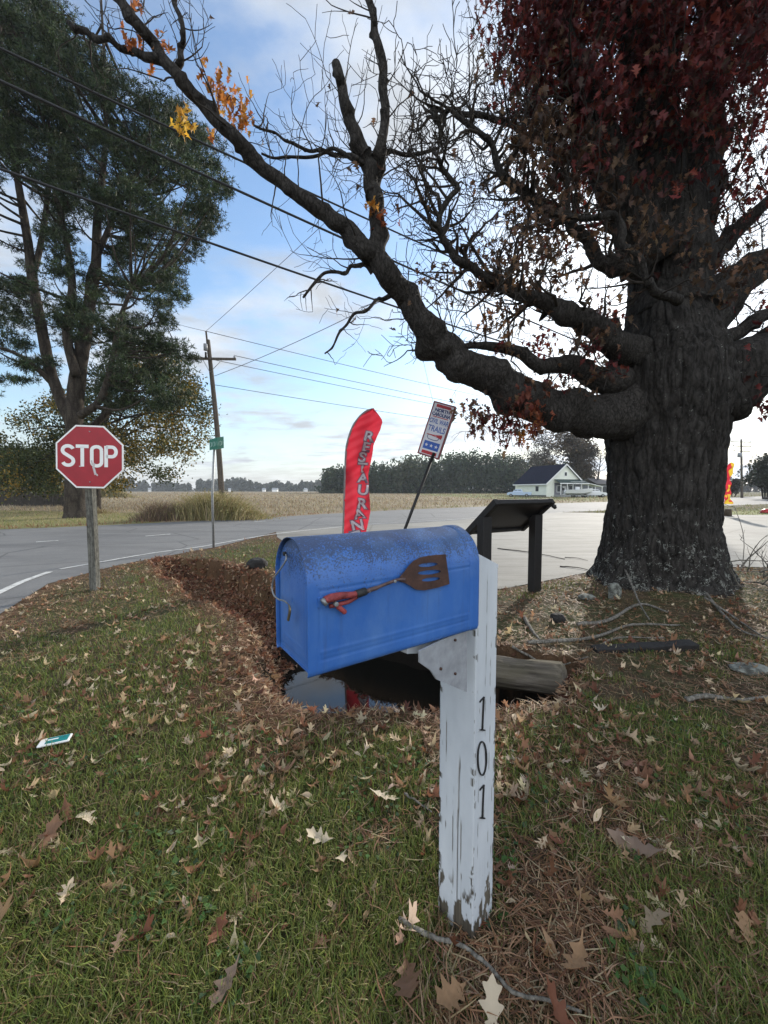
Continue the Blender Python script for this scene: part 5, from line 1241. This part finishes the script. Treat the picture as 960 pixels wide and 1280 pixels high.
rC,ptC,oC=upole(842,432,30,842,0,'tall wooden utility pole hidden behind the oak trunk',[(440,826,858,.3)],.16)
rC['label']='tall wooden utility pole standing right behind the oak trunk'
def wire(name,a,b,sag,rad,label,mat='wire',group='overhead cables'):
    a=np.array(a,float);b=np.array(b,float); n=40; u=np.linspace(0,1,n)[:,None]; p=a+(b-a)*u-np.array((0,0,1))*sag*4*u*(1-u)
    V,Q,T=tube(p-a,rad,6); o=mk(name,V,Q,T,M[mat]); o.location=tuple(a); return tag(o,label,'cable',group)
wire('power_cable',P(-260,-62,7.2),P(836,438,30),.25,.028,'thick black cable, uppermost of the three crossing in front of the pine')
wire('power_cable',P(-260,-20,7.2),P(842,474,30),.30,.034,'thick black cable, middle one of the three crossing the pine')
wire('power_cable',P(-260,118,7.2),P(842,490,30),.35,.030,'thick black cable, lowest of the three crossing the pine')
wire('service_wire',P(257.5,414,22.2),P(700,0,9),.1,.010,'thin wire rising from the leaning pole top to the upper right','thin','thin overhead wires')
wire('service_wire',P(268,470,22.2),P(842,170,12),.5,.014,'thin wire rising from below the leaning pole crossarm to the oak','thin','thin overhead wires')
wire('service_wire',P(257.5,414,22.2),ptB[1],1.2,.016,'faint top wire running from the leaning pole to the far pole','thin','thin overhead wires')
wire('service_wire',ptA[0],ptB[2],1.2,.016,'faint wire from the left crossarm end to the far pole','thin','thin overhead wires')
wire('service_wire',ptA[1],ptB[3],1.2,.016,'faint wire from the right crossarm end to the far pole','thin','thin overhead wires')
wire('service_wire',P(262,480,22.2),ptB[4],1.0,.016,'faint lowest wire from the leaning pole to the far pole','thin','thin overhead wires')
wire('service_wire',P(200,397,40),P(257.5,414,22.2),.1,.014,'faint top wire from the leaning pole into the pine','thin','thin overhead wires')
wire('guy_wire',P(542,505,5.8),P(520,410,4.95),.02,.0022,'very thin line hanging from the oak limb to the trails sign','thin')
# ------------------------------------------------------------------ roadside shrub
def shrub(px,base_y,w_px,h_px,n,label,cols,seed,name='shrub',wd=.012,up=.9,leafy=0):
    b=G(px,base_y,0); r=np.random.default_rng(seed); h_px=h_px*.86; s=b[1]/F; root=thing(name,label,'shrub',tuple(b)); V=[];Cc=[]
    x=r.normal(0,.30,n)*w_px*s; y=r.normal(0,.5,n); hmax=h_px*s*np.exp(-(x/(w_px*s*.52))**2)
    hgt=hmax*(.35+.75*r.random(n)); dx=r.normal(0,.35,n)+x/(w_px*s)*.9; dy=r.normal(0,.35,n)
    base=np.stack([x,y,0*x],-1); mid=base+np.stack([dx*.35*hgt,dy*.35*hgt,hgt*.55],-1); tip=base+np.stack([dx*hgt,dy*hgt,hgt*up],-1)
    sd=np.stack([np.full(n,wd),0*x,0*x],-1)
    V=np.stack([base-sd,base+sd,mid+sd*.8,mid-sd*.8,tip],1).reshape(-1,3); i=np.arange(n)*5; c=pick(cols,n,.3,r)
    mk('stems',V,np.stack([i,i+1,i+2,i+3],-1),np.stack([i+3,i+2,i+4],-1),M['leaf'],root,np.repeat(c,5,axis=0))
    if leafy:
        A=Acc(); k=leafy; id_=r.integers(0,n,k); f=r.random((k,1)); pos=mid[id_]*(1-f)+tip[id_]*f+r.normal(0,.06,(k,3)); Vq=np.array([(0,-.5,0),(.3,0,.05),(0,.5,0),(-.3,0,.05)])
        scatter(A,(Vq,np.array([(0,1,2,3)])),pos,rotm(r.random(k)*6.3,r.normal(0,.8,k),r.normal(0,.8,k)),.07+.05*r.random(k),pick(cols[:2],k,.3,r)); A.build('leaves',M['leaf'],root)
    return root
OL=[(.22,.20,.08),(.30,.25,.12),(.36,.29,.16),(.17,.15,.07)]
shrub(268,649,90,46,4200,'tall olive grassy shrub at the base of the leaning utility pole',OL,1,leafy=2600)
shrub(205,650,50,32,1500,'brownish bare twiggy shrub left of the olive roadside shrub',[(.16,.11,.08),(.22,.17,.10),(.10,.07,.05)],2,leafy=300)
shrub(308,648,44,14,1200,'low dry brush right of the utility pole base',[(.20,.15,.09),(.26,.22,.12),(.14,.11,.06)],3)
shrub(118,642,30,10,400,'low dry tuft beside the pine trunk foot',[(.24,.2,.1),(.18,.13,.07)],4)
for k,(px,py,w_,h_,lab) in enumerate(((134,616,50,18,'rounded pale olive bush in the field behind the stop sign post'),)):
    shrub(px,py+6,w_,h_*1.1,1600,lab,OL,20+k,wd=.06,leafy=0)
# straw litter and tufts on the far verge
def far_tufts():
    r=np.random.default_rng(8); n=42000; u=r.random(n); y=14*(300/14)**(u**1.25); x=y*(r.random(n)*2.3-1.15)
    onroad=inside(x,y,road_poly)|inside(x,y,lotp); (dd,)=seg_dist(x,y,rf+[(82,88)]); keep=(~onroad)&(dd>.15)&(~inside(x,y,verge)); x,y,dd=x[keep],y[keep],dd[keep]; n=len(x)
    infield=inside(x,y,rf[2:9]+[(82,88),(70,130),(140,700),(-500,700),(-70,40),(-14,25)])&(dd>1.5+1.5*r.random(n))
    h=np.where(infield,.22,.11)*(.5+r.random(n))*(1+.3*(dd<1.5)); wd=.0009*y*(.6+.8*r.random(n)); dx=r.normal(0,.4,n)*h; dy=r.normal(0,.4,n)*h
    b=np.stack([x,y,0*x],-1); sd=np.stack([wd,0*x,0*x],-1); V=np.stack([b-sd,b+sd,b+np.stack([dx,dy,h],-1)],1).reshape(-1,3)
    red=(dd<1.2)&(x<-3)
    c=np.where(infield[:,None],pick([(.30,.24,.15),(.20,.15,.09),(.38,.32,.22)],n,.3,r),np.where(red[:,None],pick([(.18,.09,.05),(.24,.14,.08)],n,.3,r),pick([(.24,.22,.10),(.14,.16,.05),(.30,.26,.14)],n,.3,r)))
    return mk('field_stubble',V,None,np.arange(len(V)).reshape(-1,3),M['leaf'],None,np.repeat(c,3,axis=0))
stuff(far_tufts(),'dry stubble and rough grass beyond the road','stubble')
# ------------------------------------------------------------------ fence and hedge at the left
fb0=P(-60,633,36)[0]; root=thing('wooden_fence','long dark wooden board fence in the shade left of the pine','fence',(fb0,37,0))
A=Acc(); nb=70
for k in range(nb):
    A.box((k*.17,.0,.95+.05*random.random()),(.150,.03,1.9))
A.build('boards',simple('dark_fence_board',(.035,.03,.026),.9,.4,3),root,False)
for z in (.4,1.5): Acc().box((nb*.17/2,.05,z),(nb*.17,.05,.09)).build('rail',M['pole'],root,False)
def mass(name,label,cat,cx,cy,Y_,wpx,hpx,n,cols,size,seed,thing_kind=True,depth=.5,base=620,flat=.8):
    r=np.random.default_rng(seed); c0=P(cx,cy,Y_); s=Y_/F; root=thing(name,label,cat,(c0[0],c0[1],0))
    q=r.normal(0,1,(n,3)); q/=np.linalg.norm(q,axis=1,keepdims=True); q*=r.random((n,1))**.42; lum=.72+.5*fbm(q[:,0]*2.6+seed,q[:,1]*2.6,q[:,2]*2.6,3,seed)[:,None]; q=q*lum
    pos=q*np.array((wpx*s/2,wpx*s/2*depth,hpx*s/2))+np.array((0,0,c0[2])); A=Acc(); V=np.array([(0,-.5,0),(.4,0,.08),(0,.5,0),(-.4,0,.08)])
    pos=pos[pos[:,2]>0]; n=len(pos)
    scatter(A,(V,np.array([(0,1,2,3)])),pos,rotm(r.random(n)*6.3,r.normal(0,.9,n),r.normal(0,.9,n)),size*(.6+.8*r.random(n)),pick(cols,n,.35,r)); A.build('foliage',M['needle'],root)
    return root,c0
DG=[(.03,.045,.02),(.04,.055,.025),(.022,.035,.018)]
rt,c0=mass('evergreen_tree','dark rounded evergreen behind the fence at the far left','tree',30,588,42,110,60,5000,DG,.42,31)
Acc().tube([(0,0,-.1),(0,0,c0[2])],[.25,.12],8).build('trunk',M['pinebark'],rt)
# ------------------------------------------------------------------ far woods
def forest(name,label,x0,x1,Y_,hfun,n_tree,per,size,cols,seed,depth=25):
    r=np.random.default_rng(seed); A=Acc(); V=np.array([(0,-.5,0),(.45,0,.1),(0,.5,0),(-.45,0,.1)])
    tr=[];C_=[]
    for k in range(n_tree):
        a=r.uniform(x0,x1); dpt=r.random()**1.6*depth; Yt=Y_+dpt; c=P(a,613,Yt); h=hfun(a)*(.62+.48*r.random()**.8); w_=h*r.uniform(.17,.30)
        q=r.normal(0,1,(per,3)); q/=np.linalg.norm(q,axis=1,keepdims=True); q*=r.random((per,1))**.35
        pos=q*np.array((w_,w_,h*.42))+np.array((c[0],c[1],h*.56)); tr.append(pos); C_.append(pick([cols[r.integers(len(cols))]],per,.28,r))
        low=r.random(per//4); tr.append(np.stack([c[0]+r.normal(0,w_,per//4),c[1]+r.normal(0,2,per//4),low*h*.3],-1)); C_.append(pick(cols,per//4,.3,r))
    pos=np.vstack(tr); C_=np.vstack(C_); n=len(pos); scatter(A,(V,np.array([(0,1,2,3)])),pos,rotm(r.random(n)*6.3,r.normal(0,.9,n),r.normal(0,.9,n)),size*(.6+.8*r.random(n)),C_)
    o=A.build(name,M['needle']); return stuff(o,label,'woodland')
hf=lambda a: np.interp(a,[402,408,420,470,520,570,620,680,720],[9,13,16,18,21,24,24.5,21,18])
forest('woodland','dark green pine wood beyond the harvested field',407,735,205,hf,250,230,1.15,[(.030,.05,.022),(.045,.065,.028),(.022,.04,.020),(.06,.07,.035),(.04,.055,.03)],41,40)
forest('woodland','far hazy tree line along the horizon at the left',-150,410,560,lambda a:17+3*math.sin(a*.05)+2*math.sin(a*.13),330,110,3.2,[(.05,.065,.04),(.06,.065,.045),(.045,.055,.035)],43,60)
forest('woodland','low grey tree line along the horizon at the right',690,1060,330,lambda a:10+2*math.sin(a*.1),110,120,1.6,[(.07,.07,.05),(.06,.055,.045)],44,40)
# bare / brown trees behind the house and at the right
def bare_tree(px,by,Y_,hpx,wpx,label,seed,leaf=None,nl=0,nb=14,lsize=.5,stems=1,rr=.22):
    r=random.Random(seed); b=P(px,613,Y_); b[2]=0; s=Y_/F; Hh=hpx*s; root=thing('bare_tree' if not leaf else 'autumn_tree',label,'tree',tuple(b)); tw_=Tw()
    for st_ in range(stems):
        off=np.array(((st_-(stems-1)/2)*wpx*s/max(stems,1)*.5,0,0)); topp=off*1.5+np.array((r.gauss(0,.3),0,Hh*.8)); tr_=spline(np.array([off*.5+(0,0,-.2),off+(0,0,Hh*.35),topp]),8)
        tw0=np.linspace(rr*(1 if stems==1 else .6),.05,len(tr_))
        (Acc().tube(tr_,tw0,8)).build('trunk',M['twig'],root)
        for i in range(nb):
            k=r.randrange(len(tr_)//4,len(tr_)); a=r.uniform(0,6.28); d=np.array((math.cos(a)*1.0,math.sin(a)*.6,r.uniform(.35,1.1))); grow(tw_,tr_[k],d,Hh*r.uniform(.25,.5)*(1.2-k/len(tr_)*.5),.09,3,.25,.06,r,.25,.022)
    twigs_mesh('branches',[tw_],M['twig'],root,np.zeros(3),4)
    if leaf:
        rg=np.random.default_rng(seed); tp=np.array([t_[0] for t_ in tw_.tips]); idx=rg.integers(0,len(tp),nl); pos=tp[idx]+rg.normal(0,Hh*.035,(nl,3)); A=Acc(); V=np.array([(0,-.5,0),(.4,0,.08),(0,.5,0),(-.4,0,.08)])
        scatter(A,(V,np.array([(0,1,2,3)])),pos,rotm(rg.random(nl)*6.3,rg.normal(0,.9,nl),rg.normal(0,.9,nl)),lsize*(.6+.8*rg.random(nl)),pick(leaf,nl,.3,rg)); A.build('foliage',M['needle'],root)
    return root
bare_tree(712,620,112,80,100,'broad brown leaved tree rising behind the white house',1,[(.09,.07,.05),(.07,.055,.04),(.11,.08,.055)],9000,16,.55)
bare_tree(747,620,104,62,70,'bare dark limbed tree right behind the house porch',2,None,0,16,rr=.45)
bare_tree(672,620,140,84,50,'slender bare tree at the end of the pine wood',3,None,0,14)
bare_tree(690,620,150,70,50,'hazy bare tree between the wood and the house roof',4,[(.10,.085,.07)],2500,12,.6)
bare_tree(958,620,66,46,36,'dark multi-stemmed bushy tree right of the far pole',5,[(.045,.055,.035),(.06,.065,.04)],4200,10,.34,stems=4)
bare_tree(996,620,60,80,44,'taller loose tree at the right edge of the view',6,[(.05,.06,.04)],5000,12,.32,stems=2)
bare_tree(915,620,90,20,40,'low grey thicket left of the far pole',7,[(.08,.075,.06)],2500,10,.4,stems=3)
# ------------------------------------------------------------------ white house
def house():
    A0=P(683,620,90); A0[2]=0; g=nrm(np.array((.95,.31,0))); s=np.array((-g[1],g[0],0)); ang=math.atan2(g[1],g[0])
    root=thing('white_house','small white gabled house with dark roof and porch beyond the road','house',tuple(A0),ang)
    Wg,Ls,eh,ap=10.6,11.5,3.3,7.6
    wl=simple('cream_siding',(.80,.82,.72),.7,.06,1); rfm=simple('dark_shingles',(.018,.020,.034),1.0,.3,4,spec=.05); wt=M['white']; dk=simple('dark_glass',(.02,.025,.03),.2); gr=simple('green_porch_roof',(.03,.05,.045),.7)
    # walls (local x along gable face, y along side)
    V=[(0,0,0),(Wg,0,0),(Wg,0,eh),(Wg/2,0,ap),(0,0,eh),(0,Ls,0),(Wg,Ls,0),(Wg,Ls,eh),(Wg/2,Ls,ap),(0,Ls,eh)]
    me=bpy.data.meshes.new('walls'); me.from_pydata(V,[],[(0,1,2,3,4),(9,8,7,6,5),(0,4,9,5),(1,6,7,2)]); me.materials.append(wl); o=bpy.data.objects.new('walls',me); C.objects.link(o); o.parent=root
    ov=.45
    rise=(ap-eh)/(Wg/2)
    for sg_ in (0,1):
        x0=-ov if sg_==0 else Wg+ov; z0=eh-ov*rise+.05; pts=[(x0,-ov,z0),(Wg/2,-ov,ap+.06),(Wg/2,Ls+ov,ap+.06),(x0,Ls+ov,z0)]
        V=np.array(pts+[(a,b,c+.14) for a,b,c in pts]); mk('roof',V,[(3,2,1,0),(4,5,6,7),(0,1,5,4),(1,2,6,5),(2,3,7,6),(3,0,4,7)],None,rfm,root,smooth=False)
        p0=np.array((x0,-ov-.03,z0+.0));p1=np.array((Wg/2,-ov-.03,ap+.06)); d=p1-p0; Lg=np.linalg.norm(d); Mx=np.stack([d/Lg,(0,1,0),np.cross(d/Lg,(0,1,0))],1); Acc().box((p0+p1)/2,(Lg,.05,.30),Mx).build('bargeboard',wt,root,False)
    Acc().box((-ov-.03,Ls/2,eh-ov*rise-.02),(.08,Ls+2*ov,.28)).build('fascia',wt,root,False)
    def win(x,z,w_,h_,y=-.03):
        f=Acc().box((x,y,z),(w_+.25,.08,h_+.25)).build('window',wt,root,False); Acc().box((x,y-.05,z),(w_,.04,h_)).build('pane',dk,f,False)
    win(5.4,5.4,.6,.8); 
    # porch
    px0,px1,pd=2.1,10.3,2.2
    V=np.array([(px0,-.02,4.15),(px1,-.02,4.15),(px1+.1,-pd,3.25),(px0-.1,-pd,3.25)]); V=np.vstack([V,V-np.array((0,0,.1))]); mk('porch_roof',V,[(0,3,2,1),(4,5,6,7),(0,4,7,3),(3,7,6,2),(2,6,5,1)],None,gr,root,smooth=False)
    Acc().box(((px0+px1)/2,-pd-.03,3.12),(px1-px0+.5,.08,.22)).build('porch_fascia',wt,root,False)
    Acc().box(((px0+px1)/2,-pd/2,.25),(px1-px0,pd,.5)).build('porch_floor',simple('porch_grey',(.3,.3,.3),.8),root,False)
    Acc().box(((px0+px1)/2,-.03,1.9),(px1-px0-.2,.04,2.8)).build('porch_shadow_wall',simple('porch_shade_grey',(.18,.18,.20),.8),root,False)  # grey sheet over the cream wall, porch shade put into its colour
    for x in (px0+.1,px0+1.9,px0+3.6,px1-2.2,px1-.1): Acc().box((x,-pd+.1,1.75),(.14,.14,2.6)).build('porch_post',wt,root,False)
    win(3.4,1.9,.9,1.4,-.09); win(6.9,1.9,1.0,1.4,-.09); d_=Acc().box((5.0,-.09,1.55),(1.0,.06,2.1)).build('door',wt,root,False); Acc().box((5.38,-.14,1.5),(.08,.06,.08)).build('handle',M['steel'],d_,False)
    # carport at the right
    V=np.array([(px1+.15,.5,3.25),(px1+3.9,.5,2.55),(px1+3.9,-2.6,2.45),(px1+.15,-2.6,3.15)]); V=np.vstack([V,V-np.array((0,0,.16))]); mk('carport_roof',V,[(0,3,2,1),(4,5,6,7),(0,4,7,3),(3,7,6,2),(2,6,5,1),(1,5,4,0)],None,wt,root,smooth=False)
    for x,y in ((px1+1.6,-2.5),(px1+3.7,-2.5),(px1+3.7,.4)): Acc().box((x,y,1.25),(.12,.12,2.5)).build('carport_post',wt,root,False)
    Acc().box((-.04,3.2,1.9),(.06,1.0,1.2)).build('side_window',dk,root,False)
    Acc().box((-.06,Ls/2,.2),(.05,Ls,.4)).build('foundation',simple('block_base',(.12,.12,.11),.9),root,False)
    return root
house()
def shed():
    b=P(748,613,101); b[2]=0; root=thing('grey_shed','low grey outbuilding at the right of the house, half hidden by the oak','shed',tuple(b),R(10))
    wm=simple('grey_shed_wall',(.20,.20,.21),.8,.1,1)
    Acc().box((4,3,1.6),(9,6,3.2)).build('walls',wm,root,False)
    V=np.array([(-1,-.6,3.15),(9,-.6,3.15),(9,3,4.6),(-1,3,4.6),(9,6.6,3.15),(-1,6.6,3.15)]); V=np.vstack([V,V+np.array((0,0,.12))]); mk('roof',V,[(6,7,8,9),(9,8,10,11),(0,3,2,1),(3,5,4,2),(0,1,7,6),(1,2,8,7),(2,4,10,8),(0,6,9,3),(3,9,11,5)],None,simple('grey_roof',(.16,.15,.15),.8),root,False)
    Acc().box((2.2,-.03,1.25),(2.4,.06,2.4)).build('door',simple('dark_shed_door',(.06,.06,.065),.7),root,False)
shed()
def loft(secs,closed=True):
    n=len(secs[0]); V=np.vstack(secs); Q=[]
    for i in range(len(secs)-1):
        for j in range(n if closed else n-1): Q.append((i*n+j,i*n+(j+1)%n,(i+1)*n+(j+1)%n,(i+1)*n+j))
    return V,Q
def wheel(root,x,y,r=.33,w_=.22,nm='wheel'):
    t_=Acc().tube([(x,y-w_/2,r),(x,y-w_/2+.02,r),(x,y+w_/2-.02,r),(x,y+w_/2,r)],[r*.93,r,r,r*.93],20).build(nm,M['dark'],root)
    Acc().tube([(x,y-w_/2-.01,r),(x,y+w_/2+.01,r)],r*.58,14).build('rim',M['steel'],t_)
def pickup(px,Y_,rz,paint,label,name='pickup_truck',cat='pickup truck'):
    b=P(px,613,Y_); b[2]=0; root=thing(name,label,cat,tuple(b),rz)
    prof=[(-2.7,.45),(-2.7,1.05),(-2.62,1.12),(-.75,1.14),(-.55,1.72),(-.35,1.80),(.75,1.80),(.95,1.72),(1.35,1.18),(2.35,1.05),(2.6,.9),(2.65,.45)]
    V=[]; 
    for y,sc_,zi in ((-.9,1,0),(-.84,1,.03),(.84,1,.03),(.9,1,0)):
        V.append(np.array([(x*1.0,y*(.86 if z>1.3 else 1),z-(.0 if abs(y)<.88 else .02)) for x,z in prof]))
    Vv,Q=loft(V); n=len(prof)
    me=bpy.data.meshes.new('body'); me.from_pydata([tuple(q) for q in Vv],[],Q+[tuple(range(n))[::-1],tuple(range(3*n,4*n))]); me.materials.append(paint); o=bpy.data.objects.new('body',me); C.objects.link(o); o.parent=root; bevel(o,.05,2)
    gl=M['glass']
    for y in (-.80,.80):
        for (xa,xb) in ((-.45,.15),(.25,1.0)): 
            Acc().box(((xa+xb)/2,y*1.01,1.47),(xb-xa-.05,.04,.36)).build('window',gl,root,False)
    Mx=np.array(Matrix.Rotation(R(38),3,'Y')); Acc().box((1.17,0,1.46),(.03,1.35,.55),Mx).build('windscreen',gl,root,False)
    Acc().box((2.63,0,.62),(.10,1.75,.2)).build('front_bumper',M['steel'],root,False); Acc().box((-2.73,0,.62),(.10,1.75,.18)).build('rear_bumper',M['steel'],root,False)
    for y in (-.7,.7): Acc().box((2.58,y,.88),(.10,.3,.18)).build('headlight',M['greyplate'],root,False)
    for x in (-1.7,1.75):
        for y in (-.82,.82): wheel(root,x,y,.37)
    return root
m=NT('dark_glass'); m.base((.01,.012,.015)).rough(.08); M['glass']=m.m
M['carwhite']=simple('white_car_paint',(.72,.73,.74),.25,.03); M['carblue']=simple('pale_blue_car_paint',(.42,.52,.66),.3,.05)
pickup(741,84,R(-12),M['carwhite'],'white pickup truck parked in front of the house, right of the boat')
pickup(649,90,R(155),M['carblue'],'pale blue vehicle parked at the left end of the white house','parked_car','car')
def boat():
    b=P(723,613,83); b[2]=0; root=thing('boat','white motor boat with a thin raised top on a trailer before the porch','boat',tuple(b),R(-8))
    secs=[]
    for u in np.linspace(0,1,14):
        x=-2.9+u*5.8; w_=1.05*(1-max(0,(u-.45)/.55)**2.2)+.02; z0=.65+.55*max(0,(u-.55)/.45)**2; z1=1.65+.35*u*u
        secs.append(np.array([(x,0,z0),(x,w_*.75,z0+.25),(x,w_,z1),(x,w_*.85,z1),(x,w_*.75,z1-.35),(x,-w_*.75,z1-.35),(x,-w_*.85,z1),(x,-w_,z1),(x,-w_*.75,z0+.25)]))
    V,Q=loft(secs); n=9; me=bpy.data.meshes.new('hull'); me.from_pydata([tuple(q) for q in V],[],Q+[tuple(range(n))[::-1]]); me.materials.append(M['carwhite']); o=bpy.data.objects.new('hull',me); C.objects.link(o); o.parent=root
    Acc().box((-.2,0,1.85),(.8,.7,.9)).build('console',M['carwhite'],root,False); Acc().box((.1,0,2.35),(.05,.7,.35)).build('windscreen',M['glass'],root,False)
    for x in (-.9,.5):
        for y in (-.6,.6): Acc().tube([(x,y,1.6),(x*.9,y*.9,3.3)],.03,6).build('top_post',M['steel'],root)
    Acc().box((-.2,0,3.35),(2.3,1.5,.07)).build('top_canopy',M['carwhite'],root,False)
    Acc().box((-3.1,0,1.75),(.45,.4,.6)).build('outboard_motor',M['dark'],root,False).parent=root
    Acc().tube([(-3.1,0,1.5),(-3.15,0,.7)],.09,8).build('motor_leg',M['dark'],root)
    for y in (-.6,.6): Acc().box((-.2,y,.5),(6,.08,.12)).build('trailer_rail',M['steel'],root,False)
    Acc().box((3.6,0,.5),(2.0,.1,.1)).build('trailer_tongue',M['steel'],root,False)
    for y in (-1.0,1.0): wheel(root,-.8,y,.32); 
    for u,x in enumerate((-2.2,1.6)): Acc().box((x,0,.6),(.1,1.2,.2)).build('bunk',M['pole'],root,False)
    return root
boat()
# far houses on the horizon
for k,(px,w_,lab) in enumerate(((344,9,'tiny white far house, larger one of the horizon buildings'),(330,5,'tiny pale far shed left of the white far house'),(287,4,'tiny white far building just right of the leaning pole'),(382,5,'tiny pale far building near the pine wood'),(187,4,'tiny white far building left of the roadside shrub'))):
    b=P(px,613,480); b[2]=-.8; root=thing('far_house',lab,'house',tuple(b),R(10*k)); s=480/F*w_*.7
    Acc().box((0,0,1.7),(s,6,3.4)).build('walls',M['white'],root,False)
    V=np.array([(-s/2-.3,-3.3,3.3),(s/2+.3,-3.3,3.3),(s/2+.3,0,5.4),(-s/2-.3,0,5.4),(s/2+.3,3.3,3.3),(-s/2-.3,3.3,3.3)]); mk('roof',V,[(0,1,2,3),(3,2,4,5)],[(0,3,5),(1,4,2)],M['greyplate'],root,smooth=False)
# small red reflector thing in the grass at the right edge
b=G(958,642,.0); root=thing('red_marker','small rounded red object lying on the grass at the right edge','marker',(b[0],b[1],0)); M['redp']=simple('red_plastic',(.35,.02,.02),.4)
Acc().tube([(0,0,0),(0,0,.1),(0,0,.25),(0,0,.32)],[.3,.32,.24,.05],14).build('dome',M['redp'],root); Acc().tube([(0,0,-.02),(0,0,.06)],[.38,.36],14).build('base_ring',M['dark'],root)
# debris twigs lying on the lot
for px0,py0,px1,py1,r_,lab in ((622,684,706,697,.012,'long thin dark branch lying on the concrete lot behind the stand'),(700,706,742,712,.010,'short bent twig on the concrete lot near the trunk'),(706,695,735,699,.007,'forked twig on the lot beside the trunk')):
    stick([(px0,py0,.02),((px0+px1)/2,(py0+py1)/2-1,.03),(px1,py1,.02)],r_,lab,'twig',group='thin dark twigs on the lot')
# ------------------------------------------------------------------ air
hz=Acc().box((0,420,70),(3600,1500,148)); 
HZ=True
if HZ:
    o=hz.build('haze',None,None,False); mt=bpy.data.materials.new('haze_air'); mt.use_nodes=True; nt=mt.node_tree; nt.nodes.clear(); pv=nt.nodes.new('ShaderNodeVolumePrincipled'); ou=nt.nodes.new('ShaderNodeOutputMaterial')
    pv.inputs['Density'].default_value=.00030; pv.inputs['Color'].default_value=(.86,.92,1,1); nt.links.new(pv.outputs[0],ou.inputs['Volume']); o.data.materials.append(mt)
    stuff(o,'thin pale haze over the far fields','haze');
